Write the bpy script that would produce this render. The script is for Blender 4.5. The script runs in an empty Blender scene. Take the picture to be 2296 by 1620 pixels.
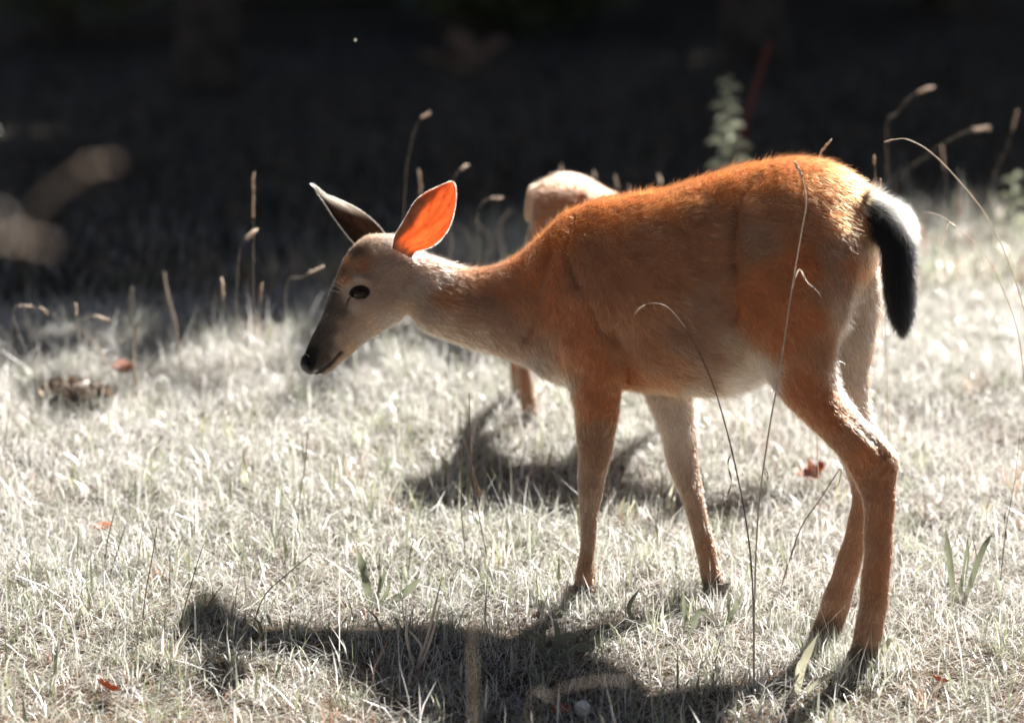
import bpy, bmesh, math, random
import numpy as np
from mathutils import Vector, Matrix
from mathutils.bvhtree import BVHTree

rng = np.random.default_rng(7)
random.seed(7)
scene = bpy.context.scene
COL = scene.collection

# ------------------------------------------------------------------ camera, sky, sun, exposure
CAM = np.array([0.0, -12.0, 1.83])
PITCH = math.radians(6.0)
FOCAL, SENSOR, PW, PH = 189.0, 36.0, 2296.0, 1620.0
cam_data = bpy.data.cameras.new('camera')
cam = bpy.data.objects.new('camera', cam_data); COL.objects.link(cam)
cam.location = CAM
cam.rotation_euler = (math.radians(90) - PITCH, 0, 0)
cam_data.lens = FOCAL; cam_data.sensor_width = SENSOR
cam_data.clip_start = 0.1; cam_data.clip_end = 600
cam_data.dof.use_dof = True
cam_data.dof.focus_distance = 11.95
cam_data.dof.aperture_fstop = 1.8
scene.camera = cam

TO_SUN = Vector((0.47, 0.62, 1.0)).normalized()
SUN_EL = math.asin(TO_SUN.z); SUN_AZ = math.atan2(TO_SUN.x, TO_SUN.y)
world = bpy.data.worlds.new('World'); scene.world = world; world.use_nodes = True
wn = world.node_tree; bgn = wn.nodes['Background']
sky = wn.nodes.new('ShaderNodeTexSky'); sky.sky_type = 'NISHITA'; sky.sun_disc = False
sky.sun_elevation = SUN_EL; sky.sun_rotation = SUN_AZ; sky.air_density = 0.45; sky.dust_density = 0.4
wn.links.new(sky.outputs[0], bgn.inputs[0]); bgn.inputs[1].default_value = 0.05
sd = bpy.data.lights.new('sun', 'SUN'); sd.energy = 5.0; sd.angle = math.radians(0.5); sd.color = (1.0, 0.965, 0.92)
sun = bpy.data.objects.new('sun', sd); COL.objects.link(sun)
sun.rotation_euler = TO_SUN.to_track_quat('Z', 'Y').to_euler(); sun.location = (4, 6, 12)
vs = scene.view_settings
vs.view_transform = 'Standard'; vs.look = 'None'; vs.gamma = 1.0; vs.exposure = 2.28
scene.cycles.use_denoising = True; scene.cycles.use_adaptive_sampling = True; scene.cycles.adaptive_threshold = 0.02
scene.cycles.max_bounces = 6; scene.cycles.diffuse_bounces = 4; scene.cycles.glossy_bounces = 4; scene.cycles.transmission_bounces = 5; scene.cycles.transparent_max_bounces = 8
scene.cycles.sample_clamp_indirect = 6.0

# ------------------------------------------------------------------ pixel <-> place helpers
QP = SENSOR / FOCAL / PW
FWD = np.array([0, math.cos(PITCH), -math.sin(PITCH)]); UP = np.array([0, math.sin(PITCH), math.cos(PITCH)])
RIGHT = np.array([1.0, 0, 0])
def ray(px, py): return FWD + (px - PW/2)*QP*RIGHT + (PH/2 - py)*QP*UP
def at(px, py, Y):
    d = ray(px, py); return CAM + d*((Y - CAM[1])/d[1])
def project(P):
    r = np.asarray(P) - CAM; w = r @ FWD
    return PW/2 + (r @ RIGHT)/w/QP, PH/2 - (r @ UP)/w/QP
# the deer's median sheet: a vertical ruled surface, body turned 30 degrees from the picture plane, neck bending back
SX = np.linspace(-0.75, 1.25, 801)
a_ = np.clip((SX + 0.12)/0.34, 0, 1); a_ = a_*a_*(3-2*a_)
SL = -np.tan(np.radians(8 + 22*a_))
SY = np.concatenate([[0], np.cumsum((SL[1:] + SL[:-1])/2*np.diff(SX))]); SY -= np.interp(0.45, SX, SY)
SN = np.stack([SL, -np.ones_like(SL)], 1); SN /= np.linalg.norm(SN, axis=1)[:, None]   # towards the camera side
ST = np.stack([np.ones_like(SL), SL], 1); ST /= np.linalg.norm(ST, axis=1)[:, None]
def sheet(px, py, off=0.0):
    b = (PH/2 - py)*QP; a = (px - PW/2)*QP
    Pxx = SX + off*SN[:, 0]; Pyy = SY + off*SN[:, 1]
    t = (Pyy - CAM[1])/(math.cos(PITCH) + b*math.sin(PITCH))
    f = Pxx - a*t
    i = np.argmin(np.abs(f)); i = min(max(i, 1), len(SX)-2)
    j = i+1 if f[i]*f[i+1] <= 0 else i-1
    k = 0 if f[j] == f[i] else f[i]/(f[i]-f[j])
    x = Pxx[i] + k*(Pxx[j]-Pxx[i]); y = Pyy[i] + k*(Pyy[j]-Pyy[i])
    tt = (y - CAM[1])/(math.cos(PITCH) + b*math.sin(PITCH))
    z = CAM[2] + tt*(-math.sin(PITCH) + b*math.cos(PITCH))
    n = SN[i] + k*(SN[j]-SN[i])
    return np.array([x, y, z]), np.array([n[0], n[1], 0.0])

# ------------------------------------------------------------------ mesh helpers
def link_mesh(name, verts, faces, mat=None, parent=None, smooth=True):
    me = bpy.data.meshes.new(name); me.from_pydata([tuple(v) for v in verts], [], [tuple(f) for f in faces]); me.update()
    if smooth: me.polygons.foreach_set('use_smooth', np.ones(len(me.polygons), bool))
    o = bpy.data.objects.new(name, me); COL.objects.link(o)
    if mat: me.materials.append(mat)
    if parent: o.parent = parent
    return o
def big_mesh(name, V, quads=None, tris=None, mat=None, parent=None, colors=None, smooth=False):
    me = bpy.data.meshes.new(name); V = np.asarray(V, np.float32)
    q = np.zeros((0, 4), np.int32) if quads is None else np.asarray(quads, np.int32)
    t = np.zeros((0, 3), np.int32) if tris is None else np.asarray(tris, np.int32)
    me.vertices.add(len(V)); me.vertices.foreach_set('co', V.ravel())
    li = np.concatenate([q.ravel(), t.ravel()]); me.loops.add(len(li)); me.loops.foreach_set('vertex_index', li)
    st = np.concatenate([np.arange(len(q))*4, len(q)*4 + np.arange(len(t))*3]).astype(np.int32)
    me.polygons.add(len(st)); me.polygons.foreach_set('loop_start', st)
    me.polygons.foreach_set('loop_total', np.concatenate([np.full(len(q), 4), np.full(len(t), 3)]).astype(np.int32))
    if smooth: me.polygons.foreach_set('use_smooth', np.ones(len(st), bool))
    me.update(calc_edges=True); me.validate()
    if colors is not None:
        at_ = me.attributes.new('tint', 'FLOAT_COLOR', 'POINT')
        c = np.ones((len(V), 4), np.float32); c[:, :3] = colors; at_.data.foreach_set('color', c.ravel())
    o = bpy.data.objects.new(name, me); COL.objects.link(o)
    if mat: me.materials.append(mat)
    if parent: o.parent = parent
    return o
def empty(name, loc, label=None, cat=None, group=None):
    o = bpy.data.objects.new(name, None); COL.objects.link(o); o.location = loc; o.empty_display_size = 0.05
    if label: o['label'] = label
    if cat: o['category'] = cat
    if group: o['group'] = group
    return o
def tag(o, label=None, cat=None, group=None, kind=None):
    for k, v in (('label', label), ('category', cat), ('group', group), ('kind', kind)):
        if v: o[k] = v
    return o
def adopt(root, *objs):                       # parent keeping world place (root is not rotated)
    for o in objs:
        o.parent = root; o.matrix_parent_inverse = Matrix.Translation(-Vector(root.location))
def catmull(pts, n=6):
    p = [np.asarray(q, float) for q in pts]; p = [2*p[0]-p[1]] + p + [2*p[-1]-p[-2]]; out = []
    for i in range(1, len(p)-2):
        for k in range(n):
            t = k/n
            out.append(0.5*(2*p[i] + (p[i+1]-p[i-1])*t + (2*p[i-1]-5*p[i]+4*p[i+1]-p[i+2])*t*t + (3*p[i]-p[i-1]-3*p[i+1]+p[i+2])*t**3))
    out.append(p[-2]); return np.array(out)
def tube(pts, rad, sides=6):
    pts = np.asarray(pts, float); rad = np.broadcast_to(rad, (len(pts),)); V = []; F = []
    tan = np.gradient(pts, axis=0); tan /= np.linalg.norm(tan, axis=1)[:, None] + 1e-9
    ref = np.array([0.31, 0.9, 0.2])
    for i in range(len(pts)):
        u = np.cross(tan[i], ref); u /= np.linalg.norm(u) + 1e-9; w = np.cross(tan[i], u)
        for k in range(sides):
            an = 2*math.pi*k/sides; V.append(pts[i] + rad[i]*(math.cos(an)*u + math.sin(an)*w))
    for i in range(len(pts)-1):
        for k in range(sides):
            F.append((i*sides+k, i*sides+(k+1) % sides, (i+1)*sides+(k+1) % sides, (i+1)*sides+k))
    F.append(tuple(range(sides-1, -1, -1))); F.append(tuple((len(pts)-1)*sides + k for k in range(sides)))
    return V, F

# ------------------------------------------------------------------ materials
def new_mat(name):
    m = bpy.data.materials.new(name); m.use_nodes = True; nt = m.node_tree
    return m, nt, nt.nodes['Principled BSDF'], nt.nodes['Material Output']
def hair_mat(name, rough=0.35, attr='tint', coat=0.0):
    m = bpy.data.materials.new(name); m.use_nodes = True; nt = m.node_tree; nt.nodes.clear()
    out = nt.nodes.new('ShaderNodeOutputMaterial'); h = nt.nodes.new('ShaderNodeBsdfHairPrincipled')
    h.parametrization = 'COLOR'; at_ = nt.nodes.new('ShaderNodeAttribute'); at_.attribute_name = attr
    nt.links.new(at_.outputs['Color'], h.inputs['Color'])
    h.inputs['Roughness'].default_value = rough; h.inputs['Radial Roughness'].default_value = 0.55
    h.inputs['Random Roughness'].default_value = 0.2
    if 'Coat' in h.inputs: h.inputs['Coat'].default_value = coat
    nt.links.new(h.outputs[0], out.inputs[0]); return m
def tint_mat(name, rough=0.7, trans=0.0, spec=0.3, noise=0.0, nscale=60, trans_gain=1.0):
    m, nt, b, out = new_mat(name); at_ = nt.nodes.new('ShaderNodeAttribute'); at_.attribute_name = 'tint'
    src = at_.outputs['Color']
    if noise:
        no = nt.nodes.new('ShaderNodeTexNoise'); no.inputs['Scale'].default_value = nscale; no.inputs['Detail'].default_value = 6
        tc = nt.nodes.new('ShaderNodeTexCoord'); nt.links.new(tc.outputs['Object'], no.inputs['Vector'])
        mr = nt.nodes.new('ShaderNodeMapRange'); mr.inputs[3].default_value = 1-noise; mr.inputs[4].default_value = 1+noise
        nt.links.new(no.outputs[0], mr.inputs[0]); mx = nt.nodes.new('ShaderNodeVectorMath'); mx.operation = 'SCALE'
        nt.links.new(src, mx.inputs[0]); nt.links.new(mr.outputs[0], mx.inputs['Scale']); src = mx.outputs[0]
    nt.links.new(src, b.inputs['Base Color']); b.inputs['Roughness'].default_value = rough
    b.inputs['Specular IOR Level'].default_value = spec
    if trans:
        tr = nt.nodes.new('ShaderNodeBsdfTranslucent'); ms = nt.nodes.new('ShaderNodeMixShader'); ms.inputs[0].default_value = trans
        nt.links.new(src, tr.inputs[0]); nt.links.new(b.outputs[0], ms.inputs[1]); nt.links.new(tr.outputs[0], ms.inputs[2])
        nt.links.new(ms.outputs[0], out.inputs[0])
    return m
def flat_mat(name, col, rough=0.6, spec=0.5, noise=0.15, nscale=40, trans=0.0, tcol=None):
    m, nt, b, out = new_mat(name)
    no = nt.nodes.new('ShaderNodeTexNoise'); no.inputs['Scale'].default_value = nscale; no.inputs['Detail'].default_value = 5
    tc = nt.nodes.new('ShaderNodeTexCoord'); nt.links.new(tc.outputs['Object'], no.inputs['Vector'])
    cr = nt.nodes.new('ShaderNodeValToRGB'); c = np.array(col)
    cr.color_ramp.elements[0].position = .3; cr.color_ramp.elements[1].position = .7
    cr.color_ramp.elements[0].color = (*np.clip(c*(1-noise), 0, 1), 1); cr.color_ramp.elements[1].color = (*np.clip(c*(1+noise), 0, 1), 1)
    nt.links.new(no.outputs[0], cr.inputs[0]); nt.links.new(cr.outputs[0], b.inputs['Base Color'])
    b.inputs['Roughness'].default_value = rough; b.inputs['Specular IOR Level'].default_value = spec
    if trans:
        tr = nt.nodes.new('ShaderNodeBsdfTranslucent'); tr.inputs[0].default_value = (*(tcol or col), 1)
        ms = nt.nodes.new('ShaderNodeMixShader'); ms.inputs[0].default_value = trans
        if tcol is None: nt.links.new(cr.outputs[0], tr.inputs[0])
        nt.links.new(b.outputs[0], ms.inputs[1]); nt.links.new(tr.outputs[0], ms.inputs[2]); nt.links.new(ms.outputs[0], out.inputs[0])
    return m

M_FUR = hair_mat('fur_strands'); M_SKIN = tint_mat('short_coat', rough=0.8, spec=0.15, noise=0.18, nscale=120)

# ------------------------------------------------------------------ the deer
PI = math.pi
def ring(F, B, w, off=0.0, p=2.2, shift=0.0, K=28, shrink=1.0, top=None, bot=None):
    """closed ring through pixel points F and B (on the sheet shifted by off), lateral half width w.
    top / bot narrow the ring towards F / B."""
    Pf, n1 = sheet(*F, off); Pb, n2 = sheet(*B, off); c = (Pf+Pb)/2; v = (Pf-Pb)/2*shrink; n = n1+n2; n /= np.linalg.norm(n)
    out = []
    for k in range(K):
        a = 2*PI*k/K; cv, sv = math.cos(a), math.sin(a)
        vv = math.copysign(abs(cv)**(2/p), cv); ll = math.copysign(abs(sv)**(2/p), sv)
        ww = w*(1 + (top or 0)*max(vv, 0) + (bot or 0)*max(-vv, 0))
        out.append(c + v*vv + n*ll*ww)
    return np.array(out)
def resample(keys, fields=4):
    """catmull interpolation of ring keys"""
    arr = np.array([[k[0][0], k[0][1], k[1][0], k[1][1], k[2], k[3] if len(k) > 3 else 0.0] for k in keys], float)
    return catmull(arr, 5)
def loft(keys, V, F, p=2.2, shrink=1.0, top=None, bot=None, offc=None):
    rows = resample(keys); base = len(V); K = 28
    for r in rows:
        V.extend(ring((r[0], r[1]), (r[2], r[3]), max(r[4], .003), r[5], p, K=K, shrink=shrink, top=top, bot=bot))
    n = len(rows)
    for i in range(n-1):
        for k in range(K):
            F.append((base+i*K+k, base+i*K+(k+1) % K, base+(i+1)*K+(k+1) % K, base+(i+1)*K+k))
    F.append(tuple(base + k for k in range(K-1, -1, -1))); F.append(tuple(base + (n-1)*K + k for k in range(K)))
TRUNK = [((940,566),(912,700),.046),((985,580),(955,745),.054),((1060,600),(1035,772),.060),((1130,590),(1115,794),.070),((1195,546),(1185,820),.088),
 ((1262,484),(1232,848),.112),((1330,452),(1300,866),.134),((1400,438),(1390,872),.146),((1480,426),(1472,877),.160),((1560,403),(1560,885),.172),
 ((1640,379),(1645,880),.170),((1720,363),(1722,850),.160),((1795,356),(1795,800),.152),((1850,363),(1850,745),.146),((1900,390),(1895,700),.128),
 ((1938,420),(1925,640),.092),((1968,452),(1950,560),.045)]
HEAD = [((938,560),(948,625),.030),((905,532),(940,640),.046),((860,524),(930,672),.058),((819,529),(912,704),.064),((786,556),(892,724),.069),((760,605),(868,734),.069),
 ((743,645),(842,752),.060),((727,690),(812,774),.047),((710,730),(783,797),.038),((694,763),(761,818),.033),((682,788),(742,836),.032),((674,808),(720,841),.026),((676,824),(698,838),.012)]
NHIND = [((1690,470),(1900,480),.035,.085),((1662,560),(1930,560),.055,.088),((1656,650),(1922,640),.064,.092),((1664,745),(1900,722),.062,.096),((1708,832),(1876,792),.056,.10),
 ((1762,905),(1882,868),.047,.10),((1830,968),(1926,930),.039,.10),((1886,1028),(1984,984),.032,.10),((1920,1088),(2014,1026),.029,.10),((1934,1135),(2010,1086),.027,.10),
 ((1938,1200),(2003,1172),.024,.10),((1933,1290),(1997,1270),.023,.10),((1926,1365),(1990,1355),.025,.10),((1914,1425),(1980,1420),.025,.10),((1897,1478),(1966,1482),.024,.10)]
FHIND = [((1740,480),(1930,480),.03,-.075),((1715,560),(1958,560),.05,-.08),((1722,680),(1978,655),.058,-.085),((1755,790),(1964,758),.055,-.085),((1800,880),(1950,830),.046,-.085),
 ((1842,960),(1948,905),.038,-.085),((1880,1022),(1976,982),.031,-.085),((1902,1075),(1990,1035),.027,-.085),((1908,1125),(1976,1100),.025,-.085),((1897,1182),(1956,1182),.022,-.085),
 ((1873,1262),(1930,1265),.022,-.085),((1846,1338),(1908,1348),.024,-.085),((1828,1390),(1892,1402),.024,-.085),((1812,1432),(1880,1440),.022,-.085)]
NFORE = [((1300,540),(1400,560),.02,.085),((1268,640),(1418,660),.042,.088),((1256,745),(1418,760),.054,.090),((1274,838),(1396,842),.049,.090),((1288,905),(1384,912),.042,.088),((1297,985),(1376,985),.035,.085),
 ((1299,1070),(1358,1070),.028,.082),((1299,1122),(1347,1122),.025,.08),((1303,1190),(1338,1190),.019,.08),((1297,1250),(1333,1250),.019,.08),((1289,1295),(1333,1295),.021,.08),((1282,1330),(1328,1335),.021,.08)]
FFORE = [((1350,700),(1500,700),.03,-.08),((1405,800),(1556,800),.046,-.085),((1440,865),(1558,880),.043,-.085),((1478,955),(1560,965),.035,-.082),((1499,1045),(1567,1040),.028,-.08),((1526,1115),(1574,1105),.025,-.08),
 ((1549,1180),(1591,1180),.020,-.08),((1562,1240),(1604,1236),.019,-.08),((1572,1288),(1618,1288),.021,-.08),((1580,1324),(1636,1330),.021,-.08)]
V, F = [], []
loft(TRUNK, V, F, p=2.25, top=-.22, bot=-.05)
loft(HEAD, V, F, p=2.15, top=-.25, bot=-.22)
for L_ in (NHIND, FHIND): loft(L_, V, F, p=2.1, shrink=.96)
for L_ in (NFORE, FFORE): loft(L_, V, F, p=2.1, shrink=.95)
raw = link_mesh('raw_body', V, F)
bm = bmesh.new(); bm.from_mesh(raw.data); bmesh.ops.triangulate(bm, faces=bm.faces); bmesh.ops.recalc_face_normals(bm, faces=bm.faces); bm.to_mesh(raw.data); bm.free()
md = raw.modifiers.new('r', 'REMESH'); md.mode = 'VOXEL'; md.voxel_size = 0.0045; md.use_smooth_shade = True
ms_ = raw.modifiers.new('s', 'SMOOTH'); ms_.factor = 0.5; ms_.iterations = 14
dg = bpy.context.evaluated_depsgraph_get(); dg.update()
body_me = bpy.data.meshes.new_from_object(raw.evaluated_get(dg)); body_me.name = 'body'
bpy.data.objects.remove(raw)
nv = len(body_me.vertices); co = np.empty(nv*3, np.float32); body_me.vertices.foreach_get('co', co); co = co.reshape(-1, 3).astype(float)
no_ = np.empty(nv*3, np.float32); body_me.vertices.foreach_get('normal', no_); no_ = no_.reshape(-1, 3).astype(float)
def sheet_coords(P):
    i = np.clip(((P[:, 0] - SX[0])/(SX[1]-SX[0])).astype(int), 0, len(SX)-1)
    for _ in range(6):                                    # walk to the foot of the perpendicular
        d = P[:, :2] - np.stack([SX[i], SY[i]], 1); s = (d*ST[i]).sum(1)
        i = np.clip(i + np.round(s/(SX[1]-SX[0])*0.9).astype(int), 0, len(SX)-1)
    d = P[:, :2] - np.stack([SX[i], SY[i]], 1)
    return i, (d*SN[i]).sum(1)
def paint_px(P):
    """picture place of a coat point; the far flank and cheek are read from the mirrored near one"""
    i, off = sheet_coords(P); Q = P.copy(); px, py = project(P)
    mir = (off < 0) & (py < 860)
    Q[mir, :2] -= 2*off[mir, None]*SN[i[mir]]
    px, py = project(Q); return px, py, i, off
def polydist(px, py, pts):
    d = np.full(len(px), 1e9)
    for (x0, y0), (x1, y1) in zip(pts[:-1], pts[1:]):
        vx, vy = x1-x0, y1-y0; t = np.clip(((px-x0)*vx + (py-y0)*vy)/(vx*vx+vy*vy), 0, 1)
        d = np.minimum(d, np.hypot(px-x0-t*vx, py-y0-t*vy))
    return d
ppx, ppy, si, off = paint_px(co)
lat = np.abs((no_[:, :2]*SN[si]).sum(1))                  # how far the surface faces sideways
side = np.clip(lat*1.6-.3, 0, 1)
disp = np.zeros(nv)
def crease(pts, width, depth): 
    global disp
    disp -= depth*np.exp(-(polydist(ppx, ppy, pts)/width)**2)*side
def bump(x, y, rx, ry, h, ang=0):
    global disp
    c, s = math.cos(math.radians(ang)), math.sin(math.radians(ang)); u = (ppx-x)*c + (ppy-y)*s; v = -(ppx-x)*s + (ppy-y)*c
    disp += h*np.exp(-(u/rx)**2-(v/ry)**2)*side
# shoulder, elbow, ribs, flank and thigh
crease([(1278,490),(1268,560),(1280,610),(1295,640)], 8, .011); crease([(1232,560),(1200,660),(1172,760)], 10, .013); crease([(1215,640),(1190,740)], 7, .006); crease([(1330,690),(1345,730),(1375,770)], 9, .008)
crease([(1372,740),(1395,790),(1402,850)], 12, .016); bump(1330, 740, 60, 90, .010, 10); bump(1385, 845, 26, 30, .008)
crease([(1700,395),(1668,425),(1648,460),(1638,540),(1640,600)], 8, .015); crease([(1640,600),(1650,650),(1642,720)], 12, .010); bump(1610, 620, 50, 90, -.010); bump(1760, 690, 90, 110, .010)
crease([(1640,700),(1665,790),(1720,850)], 18, .010); bump(1540, 800, 90, 60, .008); bump(1760, 430, 60, 40, .006)
crease([(1940,560),(1900,660),(1870,760),(1880,860)], 16, .006)
bump(1950, 1010, 30, 24, .003); bump(1322, 1112, 20, 26, .005); bump(1550, 1102, 20, 26, .005); bump(1958, 1368, 24, 24, .004); bump(1870, 1345, 24, 24, .004); bump(1312, 1285, 18, 18, .003)
crease([(1890,915),(1950,975),(1985,1020)], 8, .007); crease([(1985,1075),(1975,1180),(1966,1330)], 7, .005); crease([(1340,1135),(1326,1200),(1319,1260)], 6, .003); crease([(1345,930),(1338,1010),(1330,1080)], 9, .004); crease([(1985,1045),(1960,1070),(1950,1110)], 8, .004)
for rx_ in (1470, 1515, 1560): crease([(rx_, 560), (rx_+14, 660), (rx_+6, 760)], 12, .003)
# face: eye socket, brow, cheek, tear duct, mouth and nostril
bump(808, 656, 22, 18, -.010); crease([(778,632),(800,622),(832,628)], 8, -.006); crease([(785,670),(775,690),(772,712)], 7, .005)
bump(860, 690, 36, 30, .004); bump(765, 740, 24, 40, -.004, 45)
crease([(709,838),(728,826),(746,810),(766,788)], 4.5, .006); bump(722, 812, 18, 14, .003); bump(686, 816, 6, 8, -.009, 30)
bump(740, 832, 14, 8, .003)
co2 = co + no_*disp[:, None]
# a little uneven muscle relief
co2 += no_*(0.0022*np.sin(co[:, 0]*31+co[:, 2]*23)*np.sin(co[:, 1]*27-co[:, 2]*37+1.3))[:, None]
body_me.vertices.foreach_set('co', co2.astype(np.float32).ravel()); body_me.update()
body_me.vertices.foreach_get('normal', (nn := np.empty(nv*3, np.float32))); no_ = nn.reshape(-1, 3).astype(float); co = co2
# ---- coat guides: px, py, direction of lie (0 right, 90 down), hair length mm, colour
RUST=(.44,.130,.036); RBR=(.44,.152,.060); BRN=(.36,.158,.078); GBR=(.31,.170,.105); TAN=(.46,.31,.21); GTAN=(.34,.235,.172); PALE=(.40,.31,.245)
CRM=(.66,.52,.40); WHT=(.80,.76,.70); DGR=(.052,.043,.038); DBR=(.10,.060,.038); BLK=(.010,.010,.010); MUZ=(.078,.061,.051); LEG=(.37,.235,.155); FLEG=(.31,.165,.095); GRY=(.23,.16,.12)
G = [(682,812,-60,2,BLK),(695,795,-55,3,BLK),(702,818,-40,3,BLK),(700,768,-55,4,DGR),(715,735,-58,4,DGR),(728,692,-58,5,DGR),(745,648,-55,5,DGR),(757,618,-50,6,DBR),(775,585,-45,7,BRN),(800,570,-35,8,DBR),(815,590,-25,7,BRN),
 (840,545,-20,8,TAN),(800,545,-30,8,TAN),(870,535,-10,9,PALE),(905,545,0,10,TAN),(725,770,-48,4,MUZ),(742,738,-48,4,MUZ),(758,700,-50,5,MUZ),(745,795,-40,4,GRY),(732,800,-45,4,MUZ),(765,760,-42,5,GTAN),(716,838,-30,3,WHT),(740,834,-30,4,PALE),(762,812,-30,5,TAN),(722,822,-40,3,DGR),
 (785,785,-30,5,TAN),(820,762,-22,6,PALE),(770,715,-48,5,GRY),(800,735,-35,5,GTAN),(835,730,-20,6,TAN),(865,728,-5,8,PALE),(785,650,-50,3,PALE),(800,625,-30,4,PALE),(828,630,-10,4,GTAN),(840,655,-10,5,GTAN),(800,682,-30,4,PALE),(825,682,-10,4,GTAN),
 (860,600,-5,7,GTAN),(880,640,10,8,GTAN),(900,600,5,8,GTAN),(900,690,20,9,TAN),(905,640,20,9,GTAN),(800,600,-30,6,BRN),(770,630,-45,5,BRN),
 (960,590,10,16,TAN),(935,650,30,13,PALE),(985,620,22,16,TAN),(1000,660,25,16,BRN),(960,700,30,14,GTAN),(1000,745,22,14,TAN),(1080,615,15,16,BRN),(1080,690,25,16,GBR),(1070,770,22,16,TAN),(1130,720,30,17,GBR),(1160,770,35,18,GBR),(1130,640,30,18,BRN),
 (1170,590,30,18,RBR),(1200,820,40,18,GRY),(1180,700,50,18,BRN),(1250,855,50,20,TAN),(1225,800,50,18,GBR),
 (1240,520,20,18,RUST),(1220,600,60,18,RBR),(1235,690,70,18,RBR),(1300,640,65,16,BRN),(1300,740,75,15,RBR),(1330,810,85,13,RBR),(1370,700,60,16,BRN),(1270,800,75,15,RBR),(1390,780,60,16,BRN),
 (1300,475,15,18,RUST),(1350,470,10,20,RUST),(1330,560,40,18,BRN),(1450,450,5,20,RUST),(1450,540,12,18,BRN),(1450,660,25,18,BRN),(1450,780,35,19,BRN),(1430,865,20,18,RBR),(1490,865,15,20,RBR),(1520,838,20,20,BRN),(1585,842,18,22,GBR),(1480,820,25,20,BRN),
 (1600,410,0,20,RUST),(1600,500,8,18,BRN),(1540,600,14,18,BRN),(1580,680,18,18,GBR),(1530,770,28,20,GBR),(1600,810,20,22,GBR),(1560,878,15,24,TAN),(1640,866,10,24,CRM),(1680,820,45,20,CRM),(1720,845,30,18,CRM),(1640,790,30,20,TAN),
 (1650,620,-40,22,BRN),(1690,540,-15,20,GBR),(1640,560,0,18,BRN),(1720,380,5,20,RUST),(1800,385,15,20,RUST),(1740,470,8,20,BRN),(1820,490,15,20,BRN),(1880,420,28,22,RUST),(1890,480,30,24,RUST),(1925,440,30,26,RUST),(1930,490,35,28,RBR),(1955,462,35,30,TAN),(1985,480,45,32,CRM),
 (1690,640,10,16,RBR),(1700,700,30,14,RBR),(1800,590,30,18,RBR),(1880,560,50,20,GBR),(1880,640,60,20,GBR),(1740,760,50,13,RBR),(1810,720,55,16,RBR),(1850,780,60,15,BRN),(1790,870,55,11,RBR),(1860,920,55,11,RBR),
 (1925,600,75,26,RBR),(1910,680,85,26,TAN),(1940,740,95,28,CRM),(1955,650,90,30,CRM),(1975,580,85,30,CRM),(1895,780,90,20,CRM),(1905,850,80,16,CRM),(1935,830,90,18,CRM),
 (1900,990,50,9,BRN),(1955,960,50,10,LEG),(1940,1010,55,9,RBR),(1975,1060,72,8,BRN),(1970,1150,90,8,BRN),(1965,1300,94,8,BRN),(1945,1420,100,7,FLEG),(1930,1475,100,6,DBR),
 (1912,1150,97,7,FLEG),(1890,1270,105,7,FLEG),(1870,1350,105,7,FLEG),(1850,1425,105,6,DBR),
 (1335,890,90,11,RBR),(1335,1000,90,8,FLEG),(1325,1110,90,6,LEG),(1318,1200,92,6,LEG),(1312,1285,95,7,FLEG),(1305,1335,95,6,DBR),(1505,910,84,10,CRM),(1530,1040,80,7,LEG),(1560,1150,78,6,LEG),(1590,1260,75,6,FLEG),(1605,1330,75,6,DBR)]
Gx = np.array([g[0] for g in G], float); Gy = np.array([g[1] for g in G], float); Ga = np.radians([g[2] for g in G]); Gl = np.array([g[3] for g in G], float)/1000; Gc = np.array([g[4] for g in G])
def coat(P):
    px, py, i, off = paint_px(P)
    jx = px + 5*np.sin(P[:, 2]*60+P[:, 0]*40); jy = py + 5*np.sin(P[:, 0]*70-P[:, 2]*30)
    sc = np.where(px < 930, 5.0, 12.0)
    d2 = (jx[:, None]-Gx)**2 + (jy[:, None]-Gy)**2 + sc[:, None]**2
    w = d2**-np.where(px < 930, 1.9, 2.2)[:, None]; w /= w.sum(1)[:, None]
    col = np.exp(w @ np.log(Gc)); ln = w @ Gl; dx = w @ np.cos(Ga); dy = w @ np.sin(Ga)
    nose = ((px-690)/18)**2 + ((py-813)/19)**2 < 1.0
    mouth = polydist(px, py, [(709,838),(728,827),(746,811),(764,790)]) < 3.2
    lash = (((px-808)/22)**2 + ((py-656)/15)**2 < 1) | (polydist(px, py, [(788,663),(780,674),(777,684)]) < 1.8)
    face = px < 940
    col[mouth & face] = DGR; col[lash & face] = (.02, .016, .013); col[nose & face] = BLK
    eye = ((px-808)/17)**2 + ((py-656)/12)**2 < 1
    ln[(nose | eye) & face] = 0; ln[(mouth | lash) & face] *= .5
    T = np.zeros_like(P); T[:, :2] = ST[i]*dx[:, None]; T[:, 2] = -dy
    return col, ln, T, px, py
vcol, vlen, vdir, vpx, vpy = coat(co)
_si, _off = sheet_coords(co); _qx, _qy = project(co); _fac = (no_[:, :2]*SN[_si]).sum(1)*np.sign(_off)
inner = np.clip(-_fac*1.6+.1, 0, 1)*np.clip((_qy-600)/60, 0, 1)*np.clip((1120-_qy)/160, 0, 1)*(_qx > 1430)
vcol = vcol*(1-inner[:, None]) + np.array(CRM)*inner[:, None]
belowfoot = np.zeros(nv, bool)
ca = body_me.attributes.new('tint', 'FLOAT_COLOR', 'POINT'); cc = np.ones((nv, 4), np.float32); cc[:, :3] = vcol*.8; ca.data.foreach_set('color', cc.ravel())
body_me.materials.clear(); body_me.materials.append(M_SKIN); body_me.polygons.foreach_set('use_smooth', np.ones(len(body_me.polygons), bool))

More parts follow.
